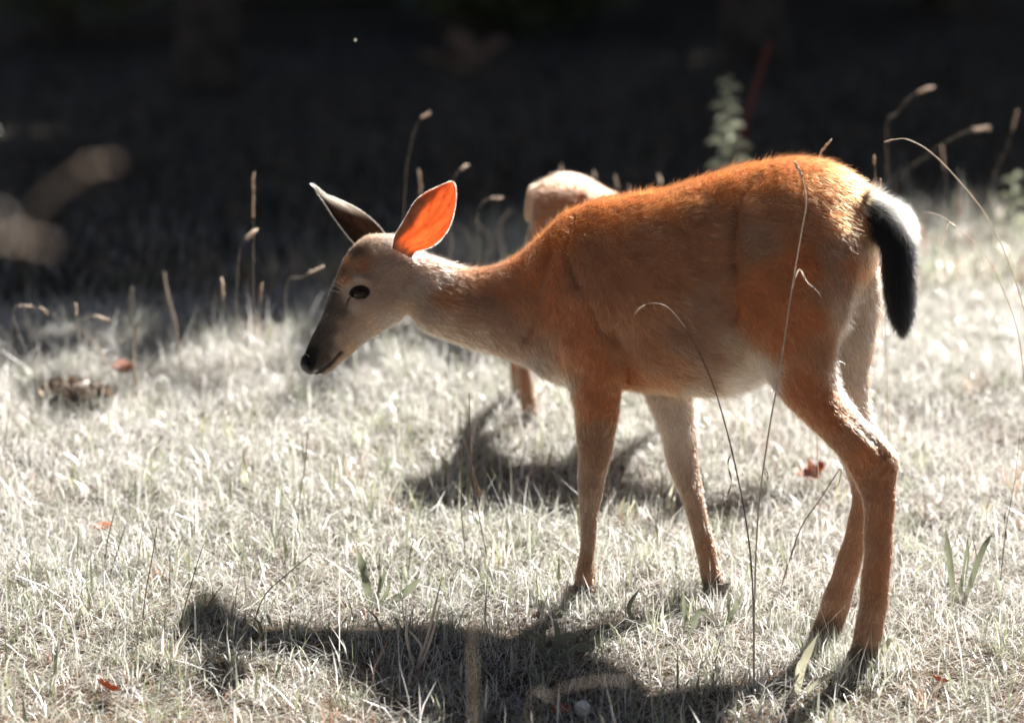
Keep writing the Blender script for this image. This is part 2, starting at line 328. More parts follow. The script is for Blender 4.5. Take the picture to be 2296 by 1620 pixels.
def tri_arrays(me):
    me.calc_loop_triangles(); n = len(me.loop_triangles); t = np.empty(n*3, np.int32); me.loop_triangles.foreach_get('vertices', t); return t.reshape(-1, 3)
def make_fur(name, roots, nrm, dirs, lens, cols, lift=.32, jitter=.25, rad=.00028, npt=4, droop=0.25, mat=None, clump=0.0):
    n = len(roots); t = dirs - (dirs*nrm).sum(1)[:, None]*nrm; t += rng.normal(0, jitter, (n, 3)); t -= (t*nrm).sum(1)[:, None]*nrm
    t /= np.linalg.norm(t, axis=1)[:, None]+1e-6
    lf = np.clip(lift*(1+rng.normal(0, .35, n)), .05, 1.2)[:, None]
    u = np.linspace(0, 1, npt); P = np.empty((n, npt, 3), np.float32); L = lens[:, None]
    for k, uu in enumerate(u):
        P[:, k] = roots - nrm*.001 + L*(t*uu*np.cos(lf) + nrm*(np.sin(lf)*uu - droop*np.sin(lf)*uu*uu))
    hc = bpy.data.hair_curves.new(name); hc.add_curves([npt]*n)
    hc.attributes['position'].data.foreach_set('vector', P.ravel())
    ra = hc.attributes.get('radius') or hc.attributes.new('radius', 'FLOAT', 'POINT')
    R = (rad*np.linspace(1, .15, npt)[None, :]*(0.8+.4*rng.random(n))[:, None]).astype(np.float32); ra.data.foreach_set('value', R.ravel())
    at_ = hc.attributes.new('tint', 'FLOAT_COLOR', 'CURVE'); c = np.ones((n, 4), np.float32); c[:, :3] = np.clip(cols, .004, .9); at_.data.foreach_set('color', c.ravel())
    hc.materials.append(mat or M_FUR)
    o = bpy.data.objects.new(name, hc); COL.objects.link(o); return o
def scatter(tri, P, N, dens, count):
    a, b, c = P[tri[:, 0]], P[tri[:, 1]], P[tri[:, 2]]
    ar = np.linalg.norm(np.cross(b-a, c-a), axis=1)/2*dens[tri].mean(1); ar = np.maximum(ar, 0)
    f = rng.choice(len(tri), count, p=ar/ar.sum()); r1 = np.sqrt(rng.random(count)); r2 = rng.random(count)
    w = np.stack([1-r1, r1*(1-r2), r1*r2], 1)
    root = (P[tri[f]]*w[:, :, None]).sum(1); nr = (N[tri[f]]*w[:, :, None]).sum(1); nr /= np.linalg.norm(nr, axis=1)[:, None]+1e-9
    return root, nr, f, w
NFUR = 300000
tri = tri_arrays(body_me)
dens = np.where(vlen > .0005, np.clip(.016/np.maximum(vlen, .003), .7, 3.0), 0.0)
root, nr, f, w = scatter(tri, co, no_, dens, NFUR)
L = (vlen[tri[f]]*w).sum(1); C = (vcol[tri[f]]*w[:, :, None]).sum(1); D = (vdir[tri[f]]*w[:, :, None]).sum(1)
# tufts: hairs lie together in narrow locks that share tone, lift and lean
Dt = D - (D*nr).sum(1)[:, None]*nr; Dt /= np.linalg.norm(Dt, axis=1)[:, None]+1e-9; ac = np.cross(nr, Dt)
def lock(la, lw, seed):
    q = np.round((root*ac).sum(1)/lw).astype(np.int64); s_ = (root*Dt).sum(1)/la; s_ += ((q*7919 + seed) % 997)/997.0
    k = (q*73856093) ^ (np.floor(s_).astype(np.int64)*19349663) ^ (np.round(root[:, 2]/.05).astype(np.int64)*83492791) ^ seed
    r = np.random.default_rng(seed); tab = r.normal(0, 1, (4096, 5)); return tab[k % 4096]
lk, lk2 = lock(.030, .0042, 11), lock(.05, .012, 23)
longish = np.clip((L-.006)/.010, 0, 1)
tone = np.exp((.20+.18*longish)*lk[:, 0] + .20*lk2[:, 0] + .20*rng.normal(0, 1, NFUR)); C = C*tone[:, None]
dark = (lk[:, 1] > 1.05) & (longish > .4); C[dark] *= .42; C *= np.where((lk2[:, 3] > .9)[:, None], np.array([[.92, .98, 1.08]]), np.array([[1., 1., 1.]]))
L = L*np.clip(1+.25*rng.normal(0, 1, NFUR)+.2*lk[:, 3], .45, 1.9)
D = Dt + ac*(.20*lk[:, 2]+.16*lk2[:, 2])[:, None]
LIFT = .31*np.exp(.42*lk[:, 4]+.3*lk2[:, 4])*(0.75+.45*longish)
fur = make_fur('fur', root, nr, D, L*1.2, C, lift=LIFT, jitter=.13, rad=.00034)
deer = empty('deer', (0.45, 0, 0), 'reddish brown doe with lowered head and black tail standing in dry grass', 'deer')
body = bpy.data.objects.new('body', body_me); COL.objects.link(body)
adopt(deer, body); fur.parent = body
bvh = BVHTree.FromPolygons([tuple(v) for v in co], [tuple(t) for t in tri])
def on_body(px, py):
    d = Vector(ray(px, py)).normalized(); h = bvh.ray_cast(Vector(CAM), d); return np.array(h[0]), np.array(h[1])
# ---- ears
M_EAR = tint_mat('ear_skin', rough=.75, spec=.15, trans=.72, noise=.28, nscale=70)
def ear(name, rows, off0, off1, cup, inner, edge_col, fur_col):
    rows = catmull(np.array(rows, float), 6); n = len(rows); m = 21; Vt = []; E = []
    for i, r in enumerate(rows):
        u = i/(n-1); L_ = np.array(r[:2]); R_ = np.array(r[2:4]); wd = np.linalg.norm(R_-L_)/1000
        for k in range(m):
            v = -1 + 2*k/(m-1); q = L_ + (R_-L_)*(k/(m-1))
            o = off0 + (off1-off0)*u + cup*wd*(1-v*v)*(1-.3*u) - (0.20*wd*max(-v-.45, 0) if cup > 0 else 0)
            Vt.append(sheet(q[0], q[1], o)[0])
    Vt = np.array(Vt); Fq = [(i*m+k, i*m+k+1, (i+1)*m+k+1, (i+1)*m+k) for i in range(n-1) for k in range(m-1)]
    o = link_mesh(name, Vt, Fq, M_EAR); me = o.data
    c = np.ones((len(Vt), 4), np.float32)
    vv = np.tile(np.linspace(-1, 1, m), n); uu = np.repeat(np.linspace(0, 1, n), m)
    base = np.array(inner); c[:, :3] = base
    if cup > 0:
        k_ = np.clip((-vv-.42+.25*(uu-.3))*5, 0, 1)*np.clip((.72-uu)*5, 0, 1); k_ = np.maximum(k_, np.clip((.16-uu)*8, 0, 1)); c[:, :3] = base*(1-k_[:, None]) + np.array((.30,.17,.11))*k_[:, None]
    else:
        k_ = np.clip((uu-.42+.22*vv)*4, 0, 1)[:, None]; c[:, :3] = np.array((.11,.075,.055))*(1-k_) + np.array((.70,.66,.60))*k_
    vein = np.minimum(np.abs(np.sin(uu*9-np.abs(vv)*4.5+.6*np.sin(vv*5))), np.abs(np.sin(vv*3.4+.5*np.sin(uu*8)))*1.2); c[:, :3] *= (0.70+.32*np.clip(vein*1.8, 0, 1))[:, None]*np.array([[1, 1, 1]])
    me.attributes.new('tint', 'FLOAT_COLOR', 'POINT').data.foreach_set('color', c.ravel())
    s = o.modifiers.new('thick', 'SOLIDIFY'); s.thickness = .0028; s.offset = 0
    N = np.empty(len(Vt)*3, np.float32); me.vertices.foreach_get('normal', N); N = N.reshape(-1, 3).astype(float)
    # soft rim hairs and a thin coat near the base
    rt, nn, dd, ll, cl = [], [], [], [], []
    G2 = Vt.reshape(n, m, 3); N2 = N.reshape(n, m, 3)
    for sidek, sg in ((0, -1), (m-1, 1)):
        for _ in range(800):
            u = rng.random()*(n-1); i = min(int(u), n-2); t = u-i; k2 = sidek - sg
            p = G2[i, sidek]*(1-t)+G2[i+1, sidek]*t; q = G2[i, k2]*(1-t)+G2[i+1, k2]*t; up = G2[i+1, sidek]-G2[i, sidek]
            d = (p-q)/np.linalg.norm(p-q) + .9*up/(np.linalg.norm(up)+1e-6); rt.append(p + rng.normal(0, .0006, 3)); dd.append(d); nn.append(N2[i, sidek]*rng.choice([-1, 1])); ll.append(.0028+.003*rng.random()); cl.append(edge_col)
    tr_ = tri_arrays(me); ro, nr2, f2, w2 = scatter(tr_, Vt, N, np.clip(1.0-.62*uu, .2, 1), 9000)
    ax = G2[-1].mean(0)-G2[0].mean(0); ax /= np.linalg.norm(ax)
    cam_side = np.sign(-(nr2[:, 1]) + 1e-6)[:, None]
    fl = make_fur('fur', np.concatenate([np.array(rt), ro]), np.concatenate([np.array(nn), nr2*cam_side*np.where(rng.random((9000, 1)) < .55, 1, -1)]),
                  np.concatenate([np.array(dd), np.tile(ax, (9000, 1))]), np.concatenate([np.array(ll), .004+.005*rng.random(9000)*(1-.5*(uu[tr_[f2]].mean(1)))]),
                  np.concatenate([np.array(cl), fur_col(uu[tr_[f2]].mean(1), vv[tr_[f2]].mean(1))]), lift=.25, rad=.00022)
    adopt(deer, o); fl.parent = o; return o
def c_near(u, v): 
    k = np.clip((-v-.25)*1.6, 0, 1)[:, None]; return (1-k)*np.array(RUST) + k*np.array(GBR)
def c_far(u, v):
    k = np.clip(u*1.6-.5+.25*v, 0, 1)[:, None]; return (1-k)*np.array(DBR)*1.4 + k*np.array(WHT)
ear('ear', [(880,556,922,578),(886,528,934,564),(902,502,968,552),(918,474,994,529),(932,451,1009,503),(954,433,1018,471),(981,420,1022,440),(1004,410,1020,419),(1014,408,1016,409)],
    .050, .085, .26, (.80,.315,.15), CRM, c_near)
ear('ear', [(806,556,866,530),(786,536,850,508),(768,513,824,484),(750,489,795,464),(733,462,757,446),(719,441,731,436),(706,421,712,421),(699,413,701,413)],
    -.045, -.085, -.22, (.36,.27,.21), WHT, c_far)
# ---- eyes with lids
M_EYE = flat_mat('eye_gloss', (.016,.009,.006), rough=.05, spec=.22, noise=.3, nscale=200); M_LID = flat_mat('eyelid_skin', (.018,.014,.012), rough=.85, spec=.1)
M_NOSE = flat_mat('damp_nose', (.012,.011,.011), rough=.35, spec=.45, nscale=600)
def eye_at(P, n, tang):
    n = n/np.linalg.norm(n); t = tang-(tang@n)*n; t /= np.linalg.norm(t); b = np.cross(n, t); b *= np.sign(b[2])
    V, F = [], []; K, R_ = 20, 10; c = P - n*.0005
    for i in range(R_+1):
        ph = PI*i/R_
        for k in range(K):
            a = 2*PI*k/K; V.append(c + t*.0190*math.sin(ph)*math.cos(a) + b*.0130*math.sin(ph)*math.sin(a) + n*.012*math.cos(ph))
    for i in range(R_):
        for k in range(K): F.append((i*K+k, i*K+(k+1) % K, (i+1)*K+(k+1) % K, (i+1)*K+k))
    e = link_mesh('eye', V, F, M_EYE)
    pts = []
    for k in range(33):
        a = 2*PI*k/32; r = 1.0
        pts.append(P + n*.0042 + t*.0215*math.cos(a)*(1.08 if math.cos(a) < 0 else 1) + b*(.0112 if math.sin(a) > 0 else .0104)*math.sin(a)*(1-.15*math.cos(a)**2) + n*.002*math.sin(a))
    V, F = tube(pts, [.0026+.0020*max(0, math.sin(2*PI*k/32)) for k in range(33)], 8); l = link_mesh('eyelid', V, F, M_LID)
    adopt(deer, e); adopt(deer, l); l.parent = e; l.matrix_parent_inverse = Matrix()
    # catch a pale iris crescent
    V = []; 
    for k in range(9):
        a = -PI*.38 + PI*.76*k/8
        for rr in (.55, .80): V.append(P - n*.0002 + n*.0058*math.sqrt(max(0, 1-rr*rr))*1.0 + t*.0185*rr*math.cos(a) + b*.0125*rr*math.sin(a))
    return e
tang = ST[np.searchsorted(SX, -.33)]; tang3 = np.array([tang[0], tang[1], .16])
Pe, ne = on_body(808, 656); eye_at(Pe, ne, tang3)
i_, o_ = sheet_coords(Pe[None]); Pm = Pe.copy(); Pm[:2] -= 2*o_[0]*SN[i_[0]]; nm = ne.copy(); nm[:2] -= 2*(nm[:2]@SN[i_[0]])*SN[i_[0]]; eye_at(Pm, nm, tang3)
# ---- damp nose pad as its own piece, nostril pits already pressed into the muzzle
rows = [((679,796),(706,806),.016),((675,806),(710,824),.024),((674,816),(706,834),.025),((678,827),(700,839),.018),((686,834),(694,839),.006)]
V, F = [], []
loft(rows, V, F, p=2.3, shrink=1.03)
nz = link_mesh('nose', V, F, M_NOSE); nzm = nz.data; nc = np.empty(len(nzm.vertices)*3, np.float32); nzm.vertices.foreach_get('co', nc); nc = nc.reshape(-1, 3)
qx, qy, _, _ = paint_px(nc.astype(float)); nrm = np.empty_like(nc).ravel(); nzm.vertices.foreach_get('normal', nrm); nrm = nrm.reshape(-1, 3)
nc -= nrm*(0.008*np.exp(-(((qx-685)/5)**2+((qy-817)/7)**2)))[:, None]; nzm.vertices.foreach_set('co', nc.ravel()); adopt(deer, nz)
# ---- tail
V, F = [], []
loft([((1945,436),(1950,500),.026),((1974,452),(1970,520),.028),((2006,468),(1980,535),.026),((2030,504),(1986,560),.022),((2040,572),(1990,600),.020),((2042,640),(1994,645),.018),((2038,690),(2002,692),.014),((2032,718),(2012,717),.009),((2026,730),(2019,730),.004)], V, F)
tail = link_mesh('tail', V, F, M_SKIN); tm = tail.data
bm = bmesh.new(); bm.from_mesh(tm); bmesh.ops.recalc_face_normals(bm, faces=bm.faces); bm.to_mesh(tm); bm.free()
tc_ = np.empty(len(tm.vertices)*3, np.float32); tm.vertices.foreach_get('co', tc_); tc_ = tc_.reshape(-1, 3).astype(float)
tn = np.empty(len(tm.vertices)*3, np.float32); tm.vertices.foreach_get('normal', tn); tn = tn.reshape(-1, 3).astype(float)
if ((tc_ - tc_.mean(0))*tn).sum() < 0: tn = -tn
def tail_col(P):
    x, y = project(P); k = y - (x-1985)*.85 - 480 + 8*np.sin(x*.5)
    c = np.where((k > 0)[:, None], np.array(BLK)*1.2, np.array(CRM)); c = np.where(((k <= 0) & (x > 2015))[:, None], np.array(CRM)*.95, c)
    return c
tcl = np.ones((len(tc_), 4), np.float32); tcl[:, :3] = tail_col(tc_); tm.attributes.new('tint', 'FLOAT_COLOR', 'POINT').data.foreach_set('color', tcl.ravel())
tt = tri_arrays(tm); ro, nr3, f3, w3 = scatter(tt, tc_, tn, np.ones(len(tc_)), 34000)
x, y = project(ro); dd = np.zeros_like(ro); k = np.clip((y-455)/60, 0, 1)
dd[:, :2] = ST[-1]*(0.9-.85*k)[:, None]; dd[:, 2] = -(.25+.75*k)
cl = tail_col(ro)*np.exp(.2*rng.normal(0, 1, len(ro)))[:, None]
rim = (x > 2040) & (y > 520) & (y < 640) & (rng.random(len(ro)) < .22); cl[rim] = RBR
whit = (rng.random(len(ro)) < .02) & (y > 600); cl[whit] = PALE
tf = make_fur('fur', ro, nr3, dd, (.024+.022*rng.random(len(ro)))*np.where(y < 520, 1.15, 1), cl, lift=.42*np.exp(.35*rng.normal(0, 1, len(ro))), jitter=.22, rad=.00032)
adopt(deer, tail); tf.parent = tail
# ---- whiskers on brow and chin
M_WH = flat_mat('whisker', (.75,.68,.6), rough=.4, noise=.05)
for (x0, y0, x1, y1, o) in ((770,642,744,628,.045),(767,649,741,637,.045),(764,657,731,650,.04),(772,636,757,620,.045),(786,664,776,668,.06),(748,826,770,842,.02),(738,834,756,852,.02),(752,818,786,826,.02),(694,800,676,790,.02)):
    a, b = sheet(x0, y0, o)[0], sheet(x1, y1, o+.02)[0]; m_ = (a+b)/2 + np.array([0, 0, .002])
    V, F = tube(catmull([a, m_, b], 4), np.linspace(.0005, .00015, 9), 4); wk = link_mesh('whisker', V, F, M_WH); adopt(deer, wk)
# ---- cloven hooves
M_HOOF = flat_mat('hoof_horn', (.07,.055,.045), rough=.45, noise=.3)
FEET = []
for L_ in (NFORE, FFORE, NHIND, FHIND):
    k = L_[-1]; P = (sheet(*k[0], k[3])[0] + sheet(*k[1], k[3])[0])/2; FEET.append(P); i = np.searchsorted(SX, P[0]); fw = -np.append(ST[i], 0); sd_ = np.append(SN[i], 0)
    V, F = [], []
    for sg in (-1, 1):
        b0 = len(V); c = P + sd_*sg*.0125
        for z, l0, l1, w_ in ((.022, .026, -.024, .009), (.0, .032, -.026, .010), (-.022, .044, -.028, .011)):
            for (u, q) in ((l1, -w_), (l1, w_), (l0*.5, w_*1.05), (l0, w_*.35), (l0, -w_*.35), (l0*.5, -w_*1.05)): V.append(c + fw*u + sd_*q + np.array([0, 0, z]))
        for r in range(2):
            for q in range(6): F.append((b0+r*6+q, b0+r*6+(q+1) % 6, b0+(r+1)*6+(q+1) % 6, b0+(r+1)*6+q))
        F.append(tuple(b0+q for q in range(6))); F.append(tuple(b0+12+q for q in range(5, -1, -1)))
    hf = link_mesh('hoof', V, F, M_HOOF); adopt(deer, hf)
FEET = np.array(FEET)

# ------------------------------------------------------------------ ground
def vnoise(x, y, s, seed):
    r = np.random.default_rng(seed); out = 0
    for k in range(5):
        a = r.random()*6.28; f = s*(.6+r.random()*1.2); out = out + np.sin((x*math.cos(a)+y*math.sin(a))*f + r.random()*6.28)
    return out/5*1.6
A_ = np.c_[np.ones(4), FEET[:, 0], FEET[:, 1]]; GX, GY = -.02, .23; GC = float(np.mean(FEET[:, 2]-.014 - GX*FEET[:, 0] - GY*FEET[:, 1])); sol = np.array([GC, GX, GY])
RK = np.exp(-((FEET[:, None, :2]-FEET[None, :, :2])**2).sum(-1)/.16**2); FRES = np.linalg.solve(RK, FEET[:, 2]-.014 - A_ @ sol)
YT = np.linspace(-40, 120, 3201)
def sm(x, a, b):
    t = np.clip((x-a)/(b-a), 0, 1); return t*t*(3-2*t)
slope = GY*(1-sm(YT, .9, 3.2)) + .035*sm(YT, .9, 3.2) + .03*sm(YT, 10, 16) - (GY-.03)*(1-sm(YT, -8, -2.5))
ZT = np.concatenate([[0], np.cumsum((slope[1:]+slope[:-1])/2*np.diff(YT))]); ZT -= np.interp(0, YT, ZT)
def ground_z(X, Y):
    X = np.asarray(X, float); Y = np.asarray(Y, float)
    z = GC + np.interp(Y, YT, ZT) + GX*np.clip(X, -2, 2)*(1-sm(Y, .8, 2.5))
    z = z + .05*sm(Y, 2, 4)*np.tanh(X*.8)
    for p, r in zip(FEET, FRES): z = z + r*np.exp(-((X-p[0])**2+(Y-p[1])**2)/.16**2)
    near = 1-np.exp(-np.min([(X-p[0])**2+(Y-p[1])**2 for p in FEET], axis=0)/.12**2)
    rr = np.hypot(X, Y+2); z = z + .42*np.maximum(rr-24, 0)**1.02  # ground rises far out, an added rim to block low sky light
    return z + near*(.012*np.sin(X*5.1+Y*2.3)*np.sin(Y*4.3-X*1.7+.6) + .006*np.sin(X*13+1)*np.sin(Y*15+X*4))
def ground_hit(px, py):
    d = ray(px, py); t = np.linspace(6, 60, 12000); P = CAM + t[:, None]*d
    k = np.argmax(P[:, 2] < ground_z(P[:, 0], P[:, 1])); return P[k]
EDGE = [ground_hit(*q)[:2] for q in ((60,752),(600,716),(1100,560),(1600,535),(2150,522))]
ex = np.array([e[0] for e in EDGE]); ey = np.array([e[1] for e in EDGE])
def edge_y(x): return np.interp(x, ex, ey)
xs = np.unique(np.concatenate([np.linspace(-90, -4, 30), np.linspace(-4, 4, 161), np.linspace(4, 90, 30)])); ys = np.unique(np.concatenate([np.linspace(-40, -5, 20), np.linspace(-5, 7, 241), np.linspace(7, 110, 60)]))
XX, YY = np.meshgrid(xs, ys); ZZ = ground_z(XX, YY); nx, ny = len(xs), len(ys)
idx = np.arange(nx*ny).reshape(ny, nx); quads = np.stack([idx[:-1, :-1], idx[:-1, 1:], idx[1:, 1:], idx[1:, :-1]], -1).reshape(-1, 4)
mg, nt, b, out = new_mat('soil_and_thatch')
tc = nt.nodes.new('ShaderNodeTexCoord'); n1 = nt.nodes.new('ShaderNodeTexNoise'); n1.inputs['Scale'].default_value = 3; n1.inputs['Detail'].default_value = 8
n2 = nt.nodes.new('ShaderNodeTexNoise'); n2.inputs['Scale'].default_value = 70; n2.inputs['Detail'].default_value = 6
nt.links.new(tc.outputs['Object'], n1.inputs['Vector']); nt.links.new(tc.outputs['Object'], n2.inputs['Vector'])
cr = nt.nodes.new('ShaderNodeValToRGB'); e = cr.color_ramp.elements; e[0].position = .3; e[0].color = (.030,.019,.012,1); e[1].position = .72; e[1].color = (.15,.105,.068,1)
mxn = nt.nodes.new('ShaderNodeMath'); mxn.operation = 'ADD'; ml = nt.nodes.new('ShaderNodeMath'); ml.operation = 'MULTIPLY'; ml.inputs[1].default_value = .5
nt.links.new(n1.outputs[0], mxn.inputs[0]); nt.links.new(n2.outputs[0], mxn.inputs[1]); nt.links.new(mxn.outputs[0], ml.inputs[0]); nt.links.new(ml.outputs[0], cr.inputs[0])
ff = nt.nodes.new('ShaderNodeValToRGB'); ff.color_ramp.elements[0].position = .35; ff.color_ramp.elements[0].color = (.045,.039,.031,1); ff.color_ramp.elements[1].position = .75; ff.color_ramp.elements[1].color = (.16,.135,.10,1); nt.links.new(ml.outputs[0], ff.inputs[0])
fa_ = nt.nodes.new('ShaderNodeAttribute'); fa_.attribute_name = 'tint'
mc = nt.nodes.new('ShaderNodeMix'); mc.data_type = 'RGBA'; nt.links.new(fa_.outputs['Fac'], mc.inputs[0]); nt.links.new(cr.outputs[0], mc.inputs[6]); nt.links.new(ff.outputs[0], mc.inputs[7]); nt.links.new(mc.outputs[2], b.inputs['Base Color'])
b.inputs['Roughness'].default_value = .95; b.inputs['Specular IOR Level'].default_value = .1
bp = nt.nodes.new('ShaderNodeBump'); bp.inputs['Distance'].default_value = .02; nt.links.new(n2.outputs[0], bp.inputs['Height']); nt.links.new(bp.outputs[0], b.inputs['Normal'])
forest = np.maximum(sm(YY - edge_y(XX) + .25*vnoise(XX, YY, 3, 9), -.1, 1.0), sm(np.hypot(XX, YY+3), 6.5, 9)).ravel()
ground = big_mesh('ground', np.stack([XX, YY, ZZ], -1).reshape(-1, 3), quads=quads, mat=mg, smooth=True, colors=np.repeat(forest[:, None], 3, 1)); tag(ground, kind='structure')

# ------------------------------------------------------------------ grass
M_GRASS = tint_mat('grass_blades', rough=.32, spec=.6, trans=.40)
STRAW=(.61,.60,.575); STRAW2=(.49,.45,.395); GREEN=(.21,.23,.14); GGREY=(.40,.41,.335); REDB=(.24,.135,.085)
def blades(X, Y, h, wd, lean, az, col, seg3=False, z0=-.004, curl=.5):
    n = len(X); Z = ground_z(X, Y) + z0; base = np.stack([X, Y, Z], 1); ld = np.stack([np.cos(az), np.sin(az), 0*az], 1)
    fa = az + PI/2 + rng.normal(0, .5, n); wv = np.stack([np.cos(fa), np.sin(fa), 0*fa], 1)*(wd/2)[:, None]
    def pt(u):
        a = lean*(1-curl+2*curl*u)
        return base + ld*(h*u*np.sin(a))[:, None] + np.array([0, 0, 1.])*(h*u*np.cos(a))[:, None]
    m = pt(np.full(n, .5)); tp = pt(np.ones(n)); 
    gz = ground_z(tp[:, 0], tp[:, 1]) + .004; tp[:, 2] = np.maximum(tp[:, 2], gz); gz = ground_z(m[:, 0], m[:, 1]) + .006; m[:, 2] = np.maximum(m[:, 2], gz)
    V = np.stack([base-wv*.8, base+wv*.8, m+wv, m-wv, tp], 1).reshape(-1, 3); i = np.arange(n)[:, None]*5
    return V, i + np.array([[0, 1, 2, 3]]), i + np.array([[3, 2, 4]]), np.repeat(col, 5, axis=0)
def field(n, x0, x1, y0, y1):
    """points in the visible wedge of the meadow with a margin"""
    Y = y0 + (y1-y0)*rng.random(n); hw = 1.25*(12+Y)/12+.45; X = (rng.random(n)*2-1)*hw; return X, Y
def pick(n, cols, probs, sig=.16):
    c = np.array(cols)[rng.choice(len(cols), n, p=np.array(probs)/np.sum(probs))]; return c*np.exp(rng.normal(0, sig, n))[:, None]
sets = []
n = 260000; X, Y = field(n, 0, 0, -2.0, 4.4); bare = vnoise(X, Y, 2.6, 3)
keep = (rng.random(n) < np.clip(.95-.5*sm(-Y, -.6, .5)-.45*sm(bare, .1, .9)*sm(-Y, 0, .5)-.85*sm(Y-edge_y(X), -.1, .7)-.25*sm(vnoise(X, Y, 5, 17), .2, .9), .06, 1)); X, Y = X[keep], Y[keep]; n = len(X)
gr = sm(vnoise(X, Y, 2.0, 5), -.2, .9)[:, None]; col = pick(n, [STRAW, STRAW2, GGREY], [.55, .2, .25])*(1-.0*gr); rt_ = sm(X, .2, .9)*sm(-Y, -.2, .5); col = np.where((rng.random(n) < .7*sm(-Y, .3, .9)*sm(-X, -.2, .5))[:, None], np.array(REDB)*1.2, col); gm = rng.random(n) < .06+.22*gr[:, 0]+.30*rt_+.22*sm(-Y, -.3, .6); col[gm] = pick(gm.sum(), [GREEN, GGREY], [.6, .4])
sets.append(blades(X, Y, rng.gamma(4, .0125, n)+.012, .0011+.0017*rng.random(n), np.abs(rng.normal(.75, .38, n)), rng.random(n)*6.28, col))
n = 170000; X, Y = field(n, 0, 0, -2.0, 3.6); az = rng.random(n)*6.28; az = np.where(rng.random(n) < .55, .35+rng.normal(0, .5, n)+PI*(rng.random(n) < .5), az)
k = rng.random(n) < 1-.9*sm(Y-edge_y(X), -.2, .5)-.35*sm(-Y, -.5, .5)-.3*sm(-X, .2, .9)*sm(-Y, .4, 1); X, Y, az = X[k], Y[k], az[k]; n = len(X)
sets.append(blades(X, Y, .05+.13*rng.random(n)**1.5, .0009+.0012*rng.random(n), np.clip(rng.normal(1.36, .15, n), .9, 1.65), az, np.where((rng.random(n) < .40*sm(-Y, -.1, .8))[:, None], pick(n, [STRAW2, REDB, GGREY], [.4, .35, .25]), pick(n, [STRAW, STRAW2, GGREY, REDB], [.62, .24, .10, .04])), z0=.004+.028*0, curl=.08))
n = 6500; X, Y = field(n, 0, 0, -2.0, 4.0); k = rng.random(n) < np.clip(.45+.6*vnoise(X, Y, 2.0, 5), .1, 1); X, Y = X[k], Y[k]; n = len(X)
sets.append(blades(X, Y, .05+.075*rng.random(n), .004+.004*rng.random(n), np.abs(rng.normal(.30, .28, n)), rng.random(n)*6.28, pick(n, [GREEN, GGREY, STRAW], [.5, .3, .2])))
n = 700; X, Y = field(n, 0, 0, -2.0, 4.2)
sets.append(blades(X, Y, .12+.16*rng.random(n), .0016+.001*rng.random(n), np.abs(rng.normal(.3, .2, n)), rng.random(n)*6.28, pick(n, [STRAW, STRAW2, DBR], [.5, .2, .3]), curl=.7))
nc_ = 420; cx, cy = field(nc_, 0, 0, -1.8, 2.2); nb = 34; ctone = np.exp(rng.normal(0, .22, nc_)); ckind = rng.random(nc_); csz = .6+.7*rng.random(nc_)
a = rng.random((nc_, nb))*6.28; r_ = .022*np.sqrt(rng.random((nc_, nb)))*csz[:, None]; X = (cx[:, None]+r_*np.cos(a)).ravel(); Y = (cy[:, None]+r_*np.sin(a)).ravel(); n = nc_*nb
kk = np.repeat(ckind, nb); col = np.where((kk < .45)[:, None], pick(n, [GREEN, GGREY], [.6, .4]), np.where((kk < .8)[:, None], pick(n, [STRAW, GGREY], [.6, .4]), pick(n, [REDB, STRAW2], [.5, .5])))*np.repeat(ctone, nb)[:, None]
sets.append(blades(X, Y, (.035+.07*rng.random(n))*np.repeat(csz, nb), .0013+.0022*rng.random(n), np.abs(rng.normal(.45, .3, n)), a.ravel()+rng.normal(0, .5, n), col, curl=.65))
for ft in FEET:                                   # grass standing round each hoof
    n = 420; a = rng.random(n)*6.28; r_ = .03+.085*np.sqrt(rng.random(n)); X, Y = ft[0]-.01+r_*np.cos(a), ft[1]+r_*np.sin(a)
    sets.append(blades(X, Y, .035+.055*rng.random(n), .0015+.002*rng.random(n), np.abs(rng.normal(.4, .35, n)), rng.random(n)*6.28, pick(n, [STRAW, STRAW2, GGREY, GREEN], [.4, .2, .2, .2])))
n = 9000; X = -4+8*rng.random(n); Y = -4.5+2.6*rng.random(n)
sets.append(blades(X, Y, .04+.06*rng.random(n), .004+.003*rng.random(n), np.abs(rng.normal(.8, .35, n)), rng.random(n)*6.28, pick(n, [STRAW, STRAW2, GGREY], [.5, .2, .3])))
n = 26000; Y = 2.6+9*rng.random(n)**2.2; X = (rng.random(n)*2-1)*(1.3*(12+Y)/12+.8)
sets.append(blades(X, Y, .05+.11*rng.random(n), .004+.005*rng.random(n), np.abs(rng.normal(.7, .4, n)), rng.random(n)*6.28, pick(n, [STRAW2, GGREY, GREEN, REDB], [.25, .2, .35, .2])*(.10+.90*(1-sm(Y-edge_y(X), 0, .9)))[:, None]))  # blades darken past the tree shade edge: shade put into their tint
def join_sets(name, sets, mat):
    Vs, Q, T, Cc, o = [], [], [], [], 0
    for v, q, t, c in sets: Vs.append(v); Q.append(q+o); T.append(t+o); Cc.append(c); o += len(v)
    return big_mesh(name, np.concatenate(Vs), np.concatenate(Q), np.concatenate(T), mat, colors=np.clip(np.concatenate(Cc), 0, .85))
grass = join_sets('grass', sets, M_GRASS); tag(grass, 'matted dry straw coloured grass covering the meadow', 'grass', kind='stuff')
